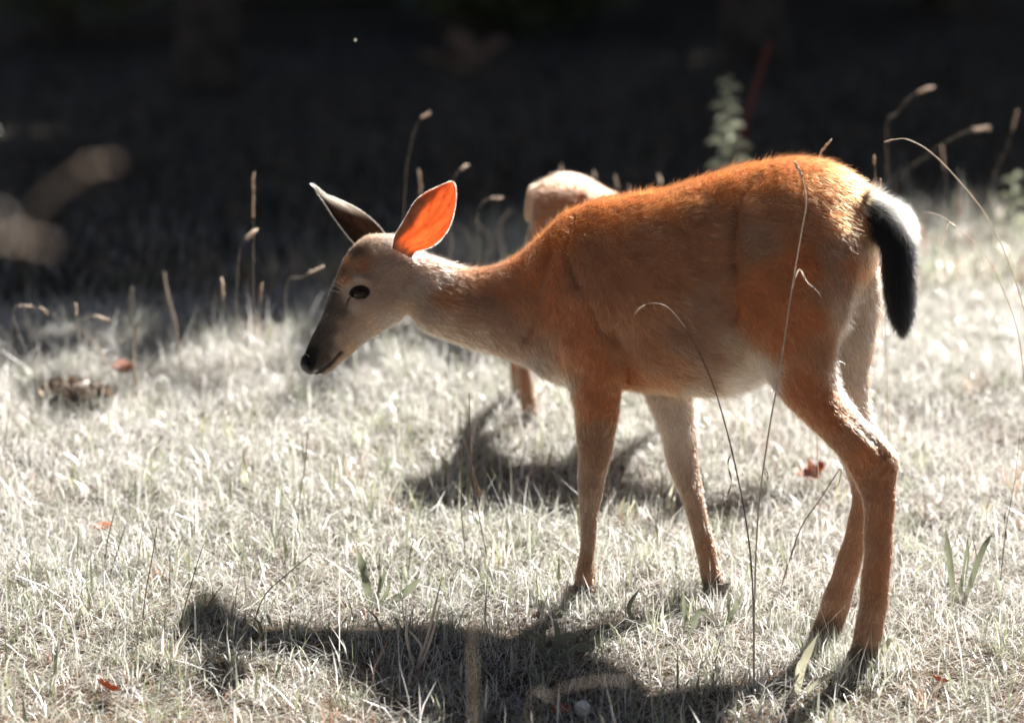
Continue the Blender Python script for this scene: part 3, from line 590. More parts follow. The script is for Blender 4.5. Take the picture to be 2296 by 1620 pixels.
# ------------------------------------------------------------------ trees that shade the far meadow, and added ones that block sky light
M_LEAF = tint_mat('tree_leaves', rough=.5, spec=.3, trans=.2); M_BARK = flat_mat('bark', (.075,.062,.05), rough=.95, spec=.1, noise=.5, nscale=9)
def leaf_quads(C, size, cols, up=.4):
    n = len(C); a = rng.normal(0, 1, (n, 3)); a /= np.linalg.norm(a, axis=1)[:, None]; r = rng.normal(0, 1, (n, 3)); r[:, 2] *= up; b = np.cross(a, r); b /= np.linalg.norm(b, axis=1)[:, None]+1e-9
    a = a*size[:, None]*.5; b = b*size[:, None]*.27
    V = np.stack([C-a, C+b-a*.1, C+a, C-b-a*.1], 1).reshape(-1, 3); return V, np.arange(n)[:, None]*4+np.arange(4)[None], np.repeat(cols, 4, axis=0)
def tree_meshes(seed, R, h, nleaf):
    r = np.random.default_rng(seed); lobes = []
    for k in range(26):
        d = r.normal(0, 1, 3); d /= np.linalg.norm(d); lobes.append((d*np.array([R, R, R*.85])*(.35+.5*r.random()), R*(.28+.22*r.random())))
    C = []
    for c, rr in lobes:
        m = nleaf//26; d = r.normal(0, 1, (m, 3)); d /= np.linalg.norm(d, axis=1)[:, None]; C.append(c + d*rr*(r.random((m, 1))**.45))
    C = np.concatenate(C) + np.array([0, 0, h]); cols = np.array((.045,.07,.025))*np.exp(r.normal(0, .3, len(C)))[:, None]
    V, Q, cc = leaf_quads(C, .20+.16*r.random(len(C)), cols)
    crown = big_mesh('crown', V, quads=Q, mat=M_LEAF, colors=cc)
    pts = catmull([(0, 0, -.3), (.04, .02, 1.2), (-.05, .06, h*.5), (.05, 0, h*.8), (0, 0, h+R*.5)], 5); tv, tf = tube(pts, np.linspace(.12, .04, len(pts))*(1+.5*np.exp(-np.arange(len(pts))*.8)), 12)
    for k in range(7):
        a = k*2.4; z = h*(.55+.06*k); e = np.array([math.cos(a)*R*.7, math.sin(a)*R*.7, z+R*.35]); bv, bf = tube(catmull([(0, 0, z), tuple(e*.5+np.array([0, 0, z*.45])), tuple(e)], 4), np.linspace(.07, .02, 9), 7)
        tf += [tuple(i+len(tv) for i in f) for f in bf]; tv += bv
    trunk = link_mesh('trunk', tv, tf, M_BARK); return crown, trunk
TREE_LABEL = 'tall dark leafy tree whose crown shades the far edge of the meadow or blocks its sky light'
protos = [tree_meshes(11, 2.9, 7.2, 12000), tree_meshes(12, 3.0, 7.6, 12000), tree_meshes(13, 2.8, 6.8, 12000)]
used = set()
def plant_tree(Gx_, Gy_, v, rz, sc=1.0):
    h = (7.2, 7.6, 6.8)[v]*sc; s = np.array(TO_SUN)/TO_SUN.z; z0 = ground_z(Gx_, Gy_); x, y = Gx_ + s[0]*h, Gy_ + s[1]*h
    t = empty('tree', (x, y, float(ground_z(x, y))), TREE_LABEL, 'tree', 'trees at the far edge of the meadow'); t.rotation_euler = (0, 0, rz); t.scale = (sc, sc, sc)
    for p in protos[v]:
        o = p if v not in used else p.copy()
        if v in used: COL.objects.link(o)
        o.parent = t
    used.add(v)
i = 0
for x in (-4.6, -2.6, -.8, 1.0, 2.8, 4.8):
    plant_tree(x, float(edge_y(x)) + 3.3 - .55*(x < 0) + .25*math.sin(i*2.1), i % 3, i*1.3); i += 1
for x in (-5.5, -2.2, 1.0, 4.2): plant_tree(x, 10.2+.5*math.sin(i), i % 3, i*1.7, 1.15); i += 1
for x in (-6.5, -2.6, 1.2, 5.4): plant_tree(x, 14.6+.5*math.sin(i), i % 3, i*.9, 1.3); i += 1
for x in (-6.5, -1.2, 4.4): plant_tree(x, 20+.5*math.sin(i), i % 3, i*.7, 1.5); i += 1
def sky_block_tree(x, y, sc):  # unseen trees added round the clearing to cut sky light
    global i
    h = np.array(TO_SUN)/TO_SUN.z*(7.2, 7.6, 6.8)[i % 3]*sc; plant_tree(x-h[0], y-h[1], i % 3, i*1.1, sc); i += 1
for x, y, sc in ((-6.5, 6.5, 1.1), (-6.2, 1.8, 1.15), (-6.2, -3, 1.2), (-3.4, -6.8, 1.2), (3.4, -6.8, 1.2), (-6.5, -10.5, 1.25), (6.5, -10.5, 1.25), (-2.6, -13, 1.25), (3, -13.4, 1.25), (6.9, -3.2, 1.2), (8.4, 1.5, 1.2), (0, -18, 1.3), (-3.6, 2.4, 1.1), (-3.4, -2.4, 1.15), (6.2, -5.0, 1.2)): sky_block_tree(x, y, sc)
# ------------------------------------------------------------------ dark undergrowth shrubs
def shrub(x, y, h, w, n, label, seed):
    r = np.random.default_rng(seed); z = float(ground_z(x, y)); t = empty('shrub', (x, y, z), label, 'shrub', 'shrubs in the tree shade')
    d = r.normal(0, 1, (n, 3)); d /= np.linalg.norm(d, axis=1)[:, None]; C = d*(r.random((n, 1))**.4)*np.array([w, w*.8, h*.5]); C[:, 2] += h*.55
    k = (np.sin(C[:, 0]*7+seed)*np.sin(C[:, 2]*8)*np.sin(C[:, 1]*6)) > -.25; C = C[k]; cols = np.array((.12,.13,.065))*np.exp(r.normal(0, .35, len(C)))[:, None]
    V, Q, cc = leaf_quads(C, .06+.07*r.random(len(C)), cols); big_mesh('foliage', V, quads=Q, mat=M_LEAF, colors=cc, parent=t)
    sv, sf = [], []
    for k in range(6):
        a = k*1.05+seed; e = np.array([math.cos(a)*w*.6, math.sin(a)*w*.5, h*.85]); bv, bf = tube(catmull([(0, 0, -.05), tuple(e*np.array([.3, .3, .5])), tuple(e)], 4), np.linspace(.02, .006, 9), 5)
        sf += [tuple(i_+len(sv) for i_ in f_) for f_ in bf]; sv += bv
    link_mesh('stems', sv, sf, M_BARK, parent=t).name = 'stem'
for k, (px, Y, h, w) in enumerate(((150, 12, .9, .8), (520, 13.5, 1.1, .9), (900, 14.5, .9, .8), (1150, 11.5, .55, .6), (1420, 13.5, 1.0, .9), (1800, 14, 1.0, .9), (2080, 12, .9, .7), (2250, 15, 1.4, 1.0), (350, 17, 1.6, 1.3), (1650, 18, 1.5, 1.3))):
    shrub(at(px, 600, Y)[0], Y, h, w, 2600, 'low dark shrub growing in the tree shade beyond the meadow', k+3)
# ------------------------------------------------------------------ a fallen bough in the shade
M_DEAD = flat_mat('dead_wood', (.20,.13,.09), rough=.9, spec=.1, noise=.4, nscale=14)
Yb = 9.5; fb = empty('fallen_bough', tuple(at(1050, 120, Yb)), None); fb.location = (at(1050, 120, Yb)[0], Yb, float(ground_z(at(1050, 120, Yb)[0], Yb)))
tag(fb, 'broken pale brown bough propped up in the dark shade', 'branch')
def bough(pts, r0, r1):
    P = [at(x, y, Yb+dy) for x, y, dy in pts]; V, F = tube(catmull(P, 6), np.linspace(r0, r1, 6*(len(P)-1)+1), 9); o = link_mesh('limb', V, F, M_DEAD); adopt(fb, o)
bx_ = at(1085, 120, Yb); gz_ = float(ground_z(bx_[0], Yb)); pb = project(np.array([bx_[0]+.1, Yb, gz_-.03]))
bough([(pb[0], pb[1], 0), (1075, 170, 0), (1050, 110, .05), (1010, 80, .1)], .045, .03); bough([(1060, 135, .02), (1100, 105, .1), (1130, 95, .2)], .03, .02); bough([(1062, 160, 0), (1000, 140, -.1), (950, 120, -.2)], .03, .014)
# ------------------------------------------------------------------ the second deer behind
fawn = empty('deer', (0, 0, 0), 'smaller grey brown deer mostly hidden behind the shoulder of the doe', 'deer')
FS = .60; hitf = ground_hit(1178, 918); Rz = Matrix.Rotation(math.radians(176), 4, 'Z')
fn = np.linalg.lstsq(A_, FEET[:, 2]-.014, rcond=None)[0]; n_f = Vector((-fn[1], -fn[2], 1)).normalized()
ref_foot = Vector((FEET[2]+FEET[3])/2) - Vector((0, 0, .014)) - Vector(deer.location)
e_ = .3; n_g = Vector((-(float(ground_z(hitf[0]+e_, hitf[1]))-float(ground_z(hitf[0]-e_, hitf[1])))/(2*e_), -(float(ground_z(hitf[0], hitf[1]+e_))-float(ground_z(hitf[0], hitf[1]-e_)))/(2*e_), 1)).normalized()
rot = (Rz.to_3x3() @ n_f).rotation_difference(n_g).to_matrix() @ Rz.to_3x3()
fawn.rotation_euler = rot.to_euler(); fawn.scale = (FS, FS, FS)
fawn.location = Vector(hitf) + Vector((0, 0, -.01)) - rot @ (ref_foot*FS)
def grey(d):                                  # the young deer's duller coat
    a = d.attributes['tint']; v = np.empty(len(a.data)*4, np.float32); a.data.foreach_get('color', v); v = v.reshape(-1, 4); v[:, :3] = .32*v[:, :3] + .55*np.array((.115,.08,.06), np.float32)*(v[:, :3].mean(1, keepdims=True)/.18)**.5; a.data.foreach_set('color', v.ravel())
def recolour(d, col):                         # the young deer's tail is brown
    a = d.attributes['tint']; v = np.ones((len(a.data), 4), np.float32); v[:, :3] = np.array(col)*np.exp(rng.normal(0, .25, len(a.data)))[:, None]; a.data.foreach_set('color', v.ravel())
for ch in list(deer.children):
    c = ch.copy(); COL.objects.link(c); c.parent = fawn; c.matrix_parent_inverse = ch.matrix_parent_inverse.copy()
    for g in ch.children:
        d_ = g.copy(); COL.objects.link(d_); d_.parent = c; d_.matrix_parent_inverse = g.matrix_parent_inverse.copy()
        if ch.name.startswith('tail'): d_.data = g.data.copy(); recolour(d_.data, BRN)
        if ch.name.startswith('body'): d_.data = g.data.copy(); grey(d_.data)
    if ch.name.startswith('tail'): c.data = ch.data.copy(); recolour(c.data, BRN); T0 = Vector(sheet(1955, 470)[0]); c.scale = (.55, .55, .55); c.location = T0*.45
# ------------------------------------------------------------------ single stems, blades, leaves
M_STRAWM = flat_mat('dry_stem', (.58,.50,.40), rough=.5, noise=.2, nscale=60, trans=.25); M_DARKST = flat_mat('dark_stem', (.09,.055,.035), rough=.6, noise=.3, nscale=60)
M_SEED = flat_mat('seed_husk', (.58,.45,.34), rough=.6, noise=.25, nscale=80, trans=.35); M_REDST = flat_mat('red_stem', (.22,.035,.018), rough=.5, trans=.3, tcol=(.34,.05,.02))
M_BLADE = flat_mat('broad_blade', (.16,.175,.115), rough=.4, noise=.2, nscale=30, trans=.4); M_BLADED = flat_mat('pale_blade', (.40,.385,.28), rough=.45, noise=.2, nscale=30, trans=.4)
M_OAK = flat_mat('fallen_leaf', (.30,.095,.04), rough=.5, noise=.5, nscale=60, trans=.3, tcol=(.42,.12,.04)); M_PLANT = flat_mat('pale_leaf', (.44,.46,.33), rough=.45, noise=.15, nscale=25, trans=.45)
def ribbon(P, w, fold=.35, twist=0.0):
    P = np.asarray(P); n = len(P); t = np.gradient(P, axis=0); t /= np.linalg.norm(t, axis=1)[:, None]+1e-9; V = []; F = []
    for i in range(n):
        view = np.array([math.sin(twist*i), -math.cos(twist*i), .15]); s = np.cross(t[i], view); s /= np.linalg.norm(s)+1e-9; nn = np.cross(s, t[i]); V += [P[i]-s*w[i], P[i]+nn*w[i]*fold, P[i]+s*w[i]]
    for i in range(n-1):
        a = i*3; F += [(a, a+1, a+4, a+3), (a+1, a+2, a+5, a+4)]
    return V, F
def seed_head(P, size, n=11, spread=.35):
    P = np.asarray(P); V, F = [], []
    for k in range(n):
        u = (k+.5)/n*(len(P)-1); i = min(int(u), len(P)-2); c = P[i]+(P[i+1]-P[i])*(u-i); ax = P[i+1]-P[i]; ax /= np.linalg.norm(ax)+1e-9
        d = ax + spread*rng.normal(0, 1, 3)*.6; d /= np.linalg.norm(d); s = size*(.7+.5*rng.random())
        tv, tf = tube([c-d*s, c-d*s*.3, c+d*s*.5, c+d*s*1.3], [s*.12, s*.34, s*.28, s*.03], 6); F += [tuple(j+len(V) for j in f) for f in tf]; V += tv
    return V, F
def stem(name, label, cat, pts, Y=None, r=(1.1, .5), mat=None, head=None, hsize=.004, hn=11, group=None, leaves=(), dY=0.0, hmat=None, sides=5):
    """pts: picture points from the foot to the tip; the foot stands on the ground"""
    if Y is None: P0 = ground_hit(*pts[0]); Y = P0[1]; first = [P0 - np.array([0, 0, .01])]; rest = pts[1:]
    else:
        q = at(*pts[0], Y); gz = float(ground_z(q[0], Y)); first = [np.array([q[0]+.02, Y, gz-.01])]; rest = pts
        if q[2] - gz < .03: rest = pts[1:]
    P = first + [at(x, y, Y + dY*(k+1)/len(rest)) for k, (x, y) in enumerate(rest)]
    root = tag(empty(name, tuple(first[0]), label, cat, group), kind='thing'); C_ = catmull(P, 7); V, F = tube(C_, np.linspace(r[0], r[1], len(C_))/1000, sides); o = link_mesh('stalk', V, F, mat or M_STRAWM); adopt(root, o)
    if head: V, F = seed_head(C_[-head:], hsize, hn); h = link_mesh('seed_head', V, F, hmat or M_SEED); adopt(root, h)
    for lp, w, tw in leaves:
        L_ = catmull([at(x, y, Y-.004) for x, y in lp], 8); ww = w/1000*np.sin(np.linspace(.35, PI-.05, len(L_))); V, F = ribbon(L_, ww, twist=tw); lf = link_mesh('leaf_blade', V, F, mat or M_STRAWM); adopt(root, lf)
    return root
stem('dry_grass', 'tall dry grass stem rising before the thigh of the doe with a twisted side leaf', 'grass stem', [(1690,1540),(1692,1345),(1700,1150),(1722,980),(1750,820),(1775,650),(1797,520),(1808,450),(1798,395),(1783,366)], r=(2.2,1.2), head=8, hsize=.007, mat=M_STRAWM,
     leaves=[([(1776,650),(1792,604),(1810,632),(1835,655),(1846,682)], 2.2, .5), ([(1703,1110),(1712,1052),(1722,1068),(1708,1110),(1702,1160)], 1.8, .4)])
stem('dry_grass', 'thin nodding grass stem before the belly of the doe with a drooping seed head', 'grass stem', [(1690,1530),(1688,1330),(1676,1190),(1650,1050),(1620,930),(1590,840),(1545,750),(1500,692),(1465,680),(1440,688),(1424,702)], r=(1.9,1.0), head=9, hsize=.0055, mat=M_DARKST, hmat=M_SEED,
     leaves=[([(1652,1060),(1642,1018),(1632,1040),(1640,1080),(1630,1120),(1636,1170)], 1.8, .45)])
stem('dry_grass', 'kinked dry stalk with a broken hanging tip leaning toward the hind legs of the doe', 'grass stem', [(1745,1330),(1775,1240),(1800,1175),(1845,1110),(1884,1050),(1880,1085),(1868,1095)], r=(1.7,1.0), mat=M_DARKST)
stem('dry_grass', 'long pale grass stem arching over toward the rump of the doe with a fluffy tip', 'grass stem', [(2330,960),(2310,760),(2270,610),(2215,490),(2150,405),(2085,340),(2035,313),(2005,313),(1986,318)], Y=.35, r=(1.8,.7), head=6, hsize=.006, hn=9)
stem('dry_grass', 'slender pale grass stalk bowed over beside the black tail of the doe', 'grass stem', [(2310,1130),(2290,790),(2245,640),(2200,560),(2150,512),(2105,482),(2068,475)], Y=.1, r=(1.4,.5), leaves=[([(2150,512),(2128,500),(2118,530),(2112,560)], 2.0, .3)])
stem('dry_grass', 'short seed head sticking up behind the highest point of the rump', 'grass stem', [(1830,900),(1834,420),(1836,360),(1842,340),(1860,318)], Y=.25, r=(1.2,.6), head=9, hsize=.007, hn=14)
stem('dry_grass', 'tiny white seed tuft showing just above the base of the tail', 'grass stem', [(1990,900),(1980,480),(1976,430),(1974,402)], Y=.3, r=(1.0,.5), head=6, hsize=.005, hn=7)
stem('dry_grass', 'lone pale floret on a hair thin stem above the rump behind the doe', 'grass stem', [(1985,900),(1972,520),(1963,400),(1960,352)], Y=.9, r=(.8,.4), head=3, hsize=.007, hn=6)
stem('dry_grass', 'slanting pale stalk fallen across the gap between the fore and hind legs', 'grass stem', [(1760,1075),(1700,990),(1650,930),(1615,888)], r=(1.6,.8))
stem('dry_grass', 'stiff dark stem with curled leaf standing at the grassy right edge of the doe meadow', 'grass stem', [(2240,1330),(2255,1190),(2275,1080),(2288,960)], r=(1.3,.5), mat=M_DARKST, leaves=[([(2262,1130),(2252,1160),(2256,1200),(2246,1240)], 1.6, .4)])
BARE = 'thin dark bare stem sticking up out of the sunlit grass'
for p in ([(1095,1190),(1075,1110),(1060,1050),(1040,985),(1030,930)], [(1100,1280),(1068,1120),(1055,1010),(1052,880)], [(1046,1260),(1035,1150),(1036,1050),(1034,1000)], [(664,1225),(672,1120),(684,1040),(690,968)], [(0,1060),(12,985),(22,915)], [(232,1290),(240,1220),(258,1140)],
          [(315,1440),(325,1340),(340,1255),(352,1180)], [(398,1410),(420,1340),(440,1270),(456,1220)], [(430,1420),(470,1350),(500,1310)], [(560,1420),(590,1340),(640,1290),(700,1240)], [(232,1300),(232,1330),(262,1240),(280,1180)], [(915,1290),(920,1240),(928,1210)], [(2175,1330),(2190,1260),(2180,1200)], [(1690,1215),(1687,1180),(1690,1120)], [(855,1340),(850,1280),(852,1240)]):
    stem('bare_weed', BARE, 'grass stem', p, r=(1.5,1.0), mat=M_DARKST, group='bare dark stems in the meadow')
SEEDL = 'pale seed stalk standing against the dark shade beyond the deer'
for p, Y, hs in (([(905,640),(908,420),(925,310),(940,270),(958,256)], 1.6, 0.0125), ([(942,640),(945,470),(940,386)], 1.6, 0.0125), ([(1010,640),(1016,420),(1030,384),(1046,372)], 1.6, 0.0112), ([(1075,600),(1072,480),(1090,448),(1122,444)], 1.6, 0.0112), ([(1268,600),(1262,420),(1258,376)], 2.1, 0.0150), ([(1330,600),(1335,420),(1332,388)], 2.1, 0.0112),
                 ([(1390,600),(1386,440),(1380,402)], 2.1, 0.0137), ([(1490,600),(1484,440),(1478,396)], 2.1, 0.0150), ([(1418,600),(1416,460),(1412,424)], 2.1, 0.0112), ([(1985,700),(1988,310),(2010,255),(2045,215),(2082,198)], 2.3, 0.0175), ([(1970,640),(2010,420),(2090,340),(2160,298),(2212,287)], 2.3, 0.0150), ([(2125,600),(2120,420),(2112,330)], 2.3, 0.0112), ([(2190,640),(2215,440),(2262,320),(2280,250)], 2.3, 0.0125),
                 ([(530,760),(535,580),(548,540),(568,522)], 1.15, 0.0163), ([(500,740),(502,690),(497,628)], 1.15, 0.0150), ([(570,760),(568,560),(568,392)], 1.15, 0.0112), ([(582,760),(584,700),(586,640)], 1.15, 0.0100), ([(75,790),(60,720),(85,690),(105,700)], 1.15, 0.0125), ([(185,790),(172,720),(170,688)], 1.15, 0.0125), ([(175,760),(200,710),(240,716)], 1.15, 0.0125), ([(640,660),(680,620),(720,600)], 1.15, 0.0125), ([(60,800),(40,740),(30,690),(72,686)], 1.15, 0.0100)):
    stem('seed_grass', SEEDL, 'grass stem', p, Y=Y, r=(.5,.35), head=5, hsize=hs*.75, hn=9, group='seed stalks against the dark shade', dY=.05)
PALES = 'thick pale dead stalk standing upright at the edge of the tree shade'
for p, Y in (([(400,790),(392,720),(376,660),(368,610)], 1.6), ([(296,790),(296,720),(296,642)], 1.9), ([(232,800),(205,760),(165,728)], 1.6), ([(300,800),(305,760),(312,738)], 1.4), ([(1085,620),(1100,540),(1070,500),(1060,490)], 2.6), ([(1140,620),(1120,520),(1135,480),(1150,470)], 2.6), ([(1040,620),(1060,560),(1045,520),(1020,505)], 2.5)):
    stem('dead_weed', PALES, 'grass stem', p, Y=Y, r=(3.2,2.6), group='pale dead stalks at the shade edge', sides=7)
stem('red_weed', 'slim red stem slanting up in the dark shade behind the leafy plant', 'plant stem', [(1660,420),(1672,285),(1690,210),(1708,150),(1725,95)], Y=4.4, r=(8,5), mat=M_REDST, sides=7)
stem('seed_grass', 'bulky soft seed head on a bent stem low before the meadow', 'grass stem', [(-60,900),(60,520),(110,440),(150,408),(200,380),(246,366)], Y=-5.4, r=(1.8,1.5), head=15, hsize=.009, hn=14)
stem('seed_grass', 'broad blurred brown seed head hanging at the meadow side of a drooping stem', 'grass stem', [(-120,900),(-90,600),(-30,540),(40,540),(110,552)], Y=-5.9, r=(2.0,1.8), head=14, hsize=.010, hn=16)
stem('dead_weed', 'pale dry blade standing up in front of the shadow of the doe', 'grass stem', [(1060,1560),(1062,1440),(1068,1380),(1074,1318)], Y=-3.2, r=(3.0,1.6), sides=7)
stem('dead_weed', 'pale curved stalk bowing over the dark middle of the doe shadow', 'grass stem', [(1180,1680),(1240,1560),(1310,1530),(1370,1524),(1405,1528)], Y=-3.0, r=(.9,1.3), sides=7)
# broad blades in small tufts
def tuft(label, base, blades_, mat=None, group=None):
    P0 = ground_hit(*base); t = tag(empty('grass_tuft', tuple(P0), label, 'grass tuft', group), kind='thing')
    for pts, w in blades_:
        P = [at(x, y, P0[1] + rng.normal(0, .01) if k else P0[1]) for k, (x, y) in enumerate(pts)]; P[0] = P[0]*.5 + (P0-np.array([0, 0, .01]))*.5; C_ = catmull(P, 6); u = np.linspace(0, 1, len(C_))
        ww = w/1000*np.clip(np.minimum(.45+2.2*u, (1-u)*3.2), .03, 1); V, F = ribbon(C_, ww, .4); o = link_mesh('blade', V, F, mat or M_BLADE); adopt(t, o)
tuft('upright dark tuft with one long ragged blade at the edge of the neck shadow', (835,1365), [([(835,1365),(822,1310),(812,1265),(800,1226)], 9), ([(842,1365),(852,1310),(850,1280)], 4), ([(836,1365),(858,1300),(862,1270)], 4), ([(850,1368),(870,1320),(868,1290)], 4.5), ([(845,1370),(905,1330),(948,1292)], 9)])
tuft('tuft of wide pale green blades in the lit grass left of the near hind hoof', (1790,1560), [([(1780,1560),(1800,1490),(1835,1418)], 9), ([(1795,1560),(1790,1500),(1812,1462)], 6), ([(1800,1565),(1830,1530),(1880,1500)], 5)], M_BLADED)
tuft('tuft of folded green blades growing against the near hind hoof', (1955,1500), [([(1960,1500),(1940,1440),(1925,1385)], 7), ([(1965,1500),(1990,1440),(2008,1420)], 6), ([(1970,1505),(1975,1440),(1962,1400)], 6), ([(1990,1500),(1985,1460),(1950,1395),(1930,1350)], 5), ([(1950,1505),(1925,1470),(1915,1440)], 5)], M_BLADED)
tuft('tuft of bleached upright straws in front of the doe shadow middle', (930,1500), [([(930,1500),(912,1430),(914,1390)], 3.5), ([(935,1500),(960,1420),(998,1262)], 3), ([(930,1500),(945,1450),(905,1400)], 3), ([(940,1500),(960,1450),(990,1350)], 3)], M_STRAWM)
tuft('dark bent blades inside the shadow below the belly of the doe', (1540,1420), [([(1540,1430),(1535,1370),(1532,1320)], 5), ([(1545,1430),(1570,1370),(1590,1380)], 6), ([(1640,1430),(1645,1370),(1650,1330)], 5), ([(1400,1430),(1410,1370),(1440,1310)], 5)])
tuft('dark wide blades deep in the shadow of the doe near its chest', (1230,1480), [([(1230,1480),(1260,1430),(1300,1425)], 8), ([(1235,1480),(1250,1420),(1240,1390)], 6), ([(1250,1490),(1290,1450),(1330,1460)], 7), ([(1225,1480),(1200,1430),(1165,1410)], 7)])
tuft('pair of tall wide grey green blades by the stiff stem at the right', (2140,1350), [([(2140,1350),(2130,1260),(2120,1180)], 7), ([(2150,1350),(2165,1270),(2170,1200)], 6), ([(2180,1350),(2200,1240),(2225,1195)], 7)])
FARB = 'upright greenish blades standing in the bright grass behind the deer'
for x, y in ((505,1000),(565,960),(450,980),(160,1110),(550,1090),(325,1110),(990,1080),(1395,1180),(1495,1170),(1880,1140),(2205,1180),(2060,1060)):
    tuft(FARB, (x, y), [([(x, y), (x+rng.normal(0, 4), y-35), (x+rng.normal(4, 9), y-62-30*rng.random())], 5), ([(x+8, y), (x+14, y-30), (x+18+rng.normal(0, 10), y-60)], 4)], M_BLADED, 'greenish blades behind the deer')
# small oval leaves
def leaf_mesh(n=7, asp=.42, curl=.3, lobed=0):
    V, F = [], []
    for i in range(n+1):
        u = i/n; w = asp*math.sin(PI*min(1, u*.97+.02))**.8*(1 + lobed*math.sin(u*22)); z = curl*(u-.5)**2
        V += [(u-.5, -w, z+curl*.45*w), (u-.5, 0, z), (u-.5, w, z+curl*.45*w)]
    for i in range(n): a = i*3; F += [(a, a+1, a+4, a+3), (a+1, a+2, a+5, a+4)]
    return V, F
def loose_leaf(name, label, cat, px, py, size, mat, group=None, lobed=0, tilt=.4, lift=.035, curl=.5, rz=None):
    P = ground_hit(px, py); V, F = leaf_mesh(14 if lobed else 8, .36, curl, lobed); o = link_mesh(name, np.array(V)*size, F, mat); o.location = P + np.array([0, 0, lift]); o.rotation_euler = (tilt, -.3+.3*rng.random(), rng.random()*6 if rz is None else rz)
    s = o.modifiers.new('t', 'SOLIDIFY'); s.thickness = .0008; tag(o, label, cat, group)
loose_leaf('fallen_leaf', 'curled lobed orange leaf lying in the lit grass between the fore and hind legs', 'leaf', 1815, 1100, .075, M_OAK, lobed=.5, tilt=.7, curl=1.6, rz=.3)
loose_leaf('fallen_leaf', 'orange leaf lying on the brown bare patch in front of the shadow of the head', 'leaf', 238, 1575, .06, M_OAK, lobed=.3, tilt=.7, rz=2.6)
loose_leaf('fallen_leaf', 'small orange leaf among the tangled grass right of the hind legs', 'leaf', 2105, 1560, .045, M_OAK, lobed=.2, tilt=.6, rz=2.4)
loose_leaf('fallen_leaf', 'orange leaf beside the white puffball at the near edge of the shadow', 'leaf', 1258, 1612, .05, M_OAK, tilt=.5, rz=.2, lift=.02)
loose_leaf('fallen_leaf', 'blurred orange leaf beside the dark clump in the bright grass', 'leaf', 275, 868, .06, M_OAK, tilt=.8, rz=.2, lift=.05)
loose_leaf('fallen_leaf', 'small reddish leaf in the half lit grass left of the bare stems', 'leaf', 232, 1215, .045, M_OAK, tilt=.5, rz=.2)
OV = 'small oval pale leaf poking out of the dry grass'
for x, y in ((182,1400),(318,1440),(600,1420),(2230,1570),(2045,1570),(1010,1310)): loose_leaf('oval_leaf', OV, 'leaf', x, y, .045, M_BLADED, 'oval leaves in the grass', tilt=1.2, lift=.03, rz=1.4+.4*rng.random())
# puffball
P = ground_hit(1306, 1608); bm = bmesh.new(); bmesh.ops.create_icosphere(bm, subdivisions=3, radius=.017)
for v in bm.verts: v.co *= 1 + .05*math.sin(v.co.x*300)*math.sin(v.co.y*260+1); v.co.z *= .95; v.co.z -= .006*max(0, -v.co.z/.017)
me = bpy.data.meshes.new('puffball'); bm.to_mesh(me); bm.free(); me.polygons.foreach_set('use_smooth', np.ones(len(me.polygons), bool)); pf = bpy.data.objects.new('puffball', me); COL.objects.link(pf); pf.location = P + np.array([0, 0, .022]); me.materials.append(flat_mat('puffball_skin', (.62,.6,.56), rough=.7, noise=.2, nscale=160)); tag(pf, 'small round white puffball at the near edge of the doe shadow', 'mushroom')
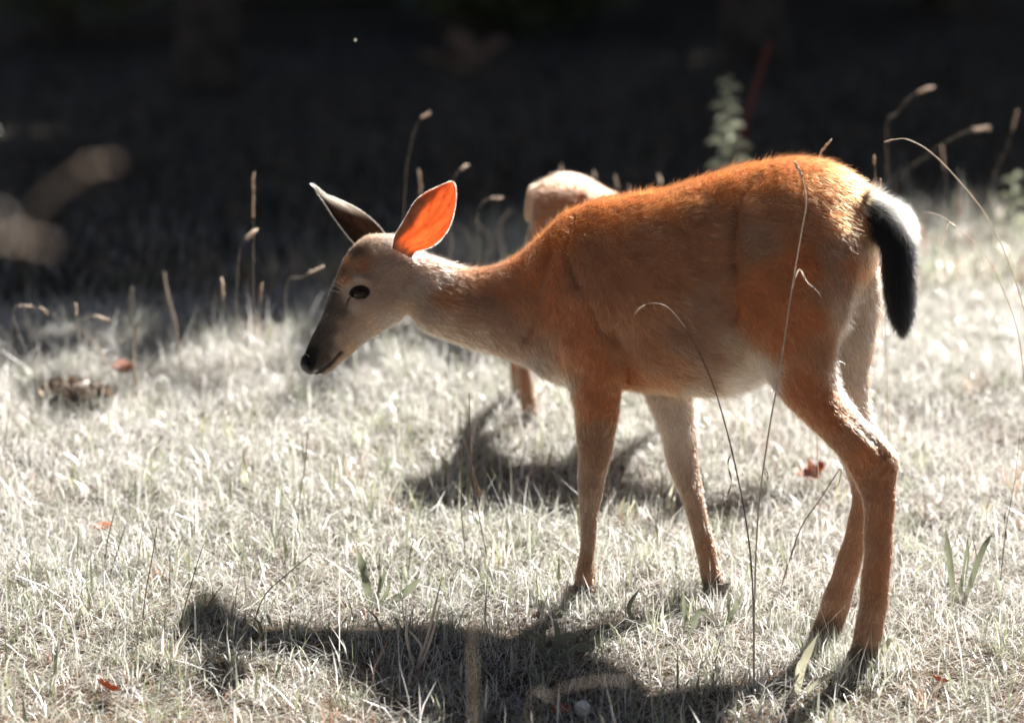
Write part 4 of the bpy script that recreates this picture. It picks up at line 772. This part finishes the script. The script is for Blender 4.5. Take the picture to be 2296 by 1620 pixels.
# dark clump of dead leaves on the left
P = ground_hit(165, 905); dc = empty('leaf_clump', tuple(P), 'dark clump of dead leaves and soil in the bright grass', 'leaf clump')
n = 420; d = rng.normal(0, 1, (n, 3)); d /= np.linalg.norm(d, axis=1)[:, None]; C_ = d*(rng.random((n, 1))**.5)*np.array([.085, .07, .03]) + np.array([0, 0, .03]); V, Q, cc = leaf_quads(C_, .02+.03*rng.random(n), np.array((.17,.115,.08))*np.exp(rng.normal(0, .5, n))[:, None]); big_mesh('dead_leaves', V, quads=Q, mat=M_LEAF, colors=cc, parent=dc)
bm = bmesh.new(); bmesh.ops.create_icosphere(bm, subdivisions=3, radius=.085)
for v in bm.verts: v.co *= 1 + .15*math.sin(v.co.x*60+1)*math.sin(v.co.y*50+v.co.z*40); v.co.z *= .38
me = bpy.data.meshes.new('soil'); bm.to_mesh(me); bm.free(); so = bpy.data.objects.new('soil', me); COL.objects.link(so); me.materials.append(flat_mat('clod', (.05,.035,.025), rough=.95, noise=.4)); so.parent = dc
# leafy pale plants
def leafy(label, px0, py_top, py_bot, Y, nl, wid):
    top = at(px0, py_top, Y); bx = at(px0+8, py_bot, Y); gz = float(ground_z(bx[0], Y)); root = empty('leafy_plant', (bx[0], Y, gz), label, 'plant'); C_ = catmull([np.array([bx[0], Y, gz-.01]), bx, at(px0, (py_top+py_bot)/2, Y), top], 6)
    V, F = tube(C_, np.linspace(.004, .002, len(C_)), 6); adopt(root, link_mesh('stalk', V, F, M_PLANT)); h = top[2]-bx[2]
    for k in range(nl):
        u = k/(nl-1); z = bx[2] + h*u; x = np.interp(z, C_[:, 2], C_[:, 0]); a = k*2.4; L_ = wid*(1.0-.62*u)*(.8+.4*rng.random()); d = np.array([math.cos(a), math.sin(a), 0]); p0 = np.array([x, Y, z])
        pts = catmull([p0, p0+d*L_*.5+np.array([0, 0, .25*L_]), p0+d*L_+np.array([0, 0, .02*L_])], 5); V, F = ribbon(pts, .011*(1.1-.4*u)*np.clip(np.sin(np.linspace(.25, PI-.05, len(pts))), .05, 1), .25); V = np.array(V)
        adopt(root, link_mesh('leaf', V, F, M_PLANT))
leafy('pale leafy plant spike rising behind the back of the doe', 1632, 180, 420, 3.7, 24, .085)
leafy('short pale leafy sprig at the shade edge right of the tail', 2272, 395, 560, 3.4, 14, .085)
# a gnat catching the sun
P = at(797, 92, .8); gn = empty('gnat', tuple(P), 'tiny pale insect flying in the dark air above the head of the doe', 'insect'); V, F = tube([(-.004, 0, 0), (-.001, 0, .0006), (.003, 0, 0)], [.0006, .0011, .0005], 6); link_mesh('body', V, F, M_WH, parent=gn)
for sg in (-1, 1): link_mesh('wing', [(0, 0, .0005), (.003, sg*.005, .004), (-.002, sg*.006, .0045), (-.003, sg*.003, .002)], [(0, 1, 2, 3)], M_WH, parent=gn)
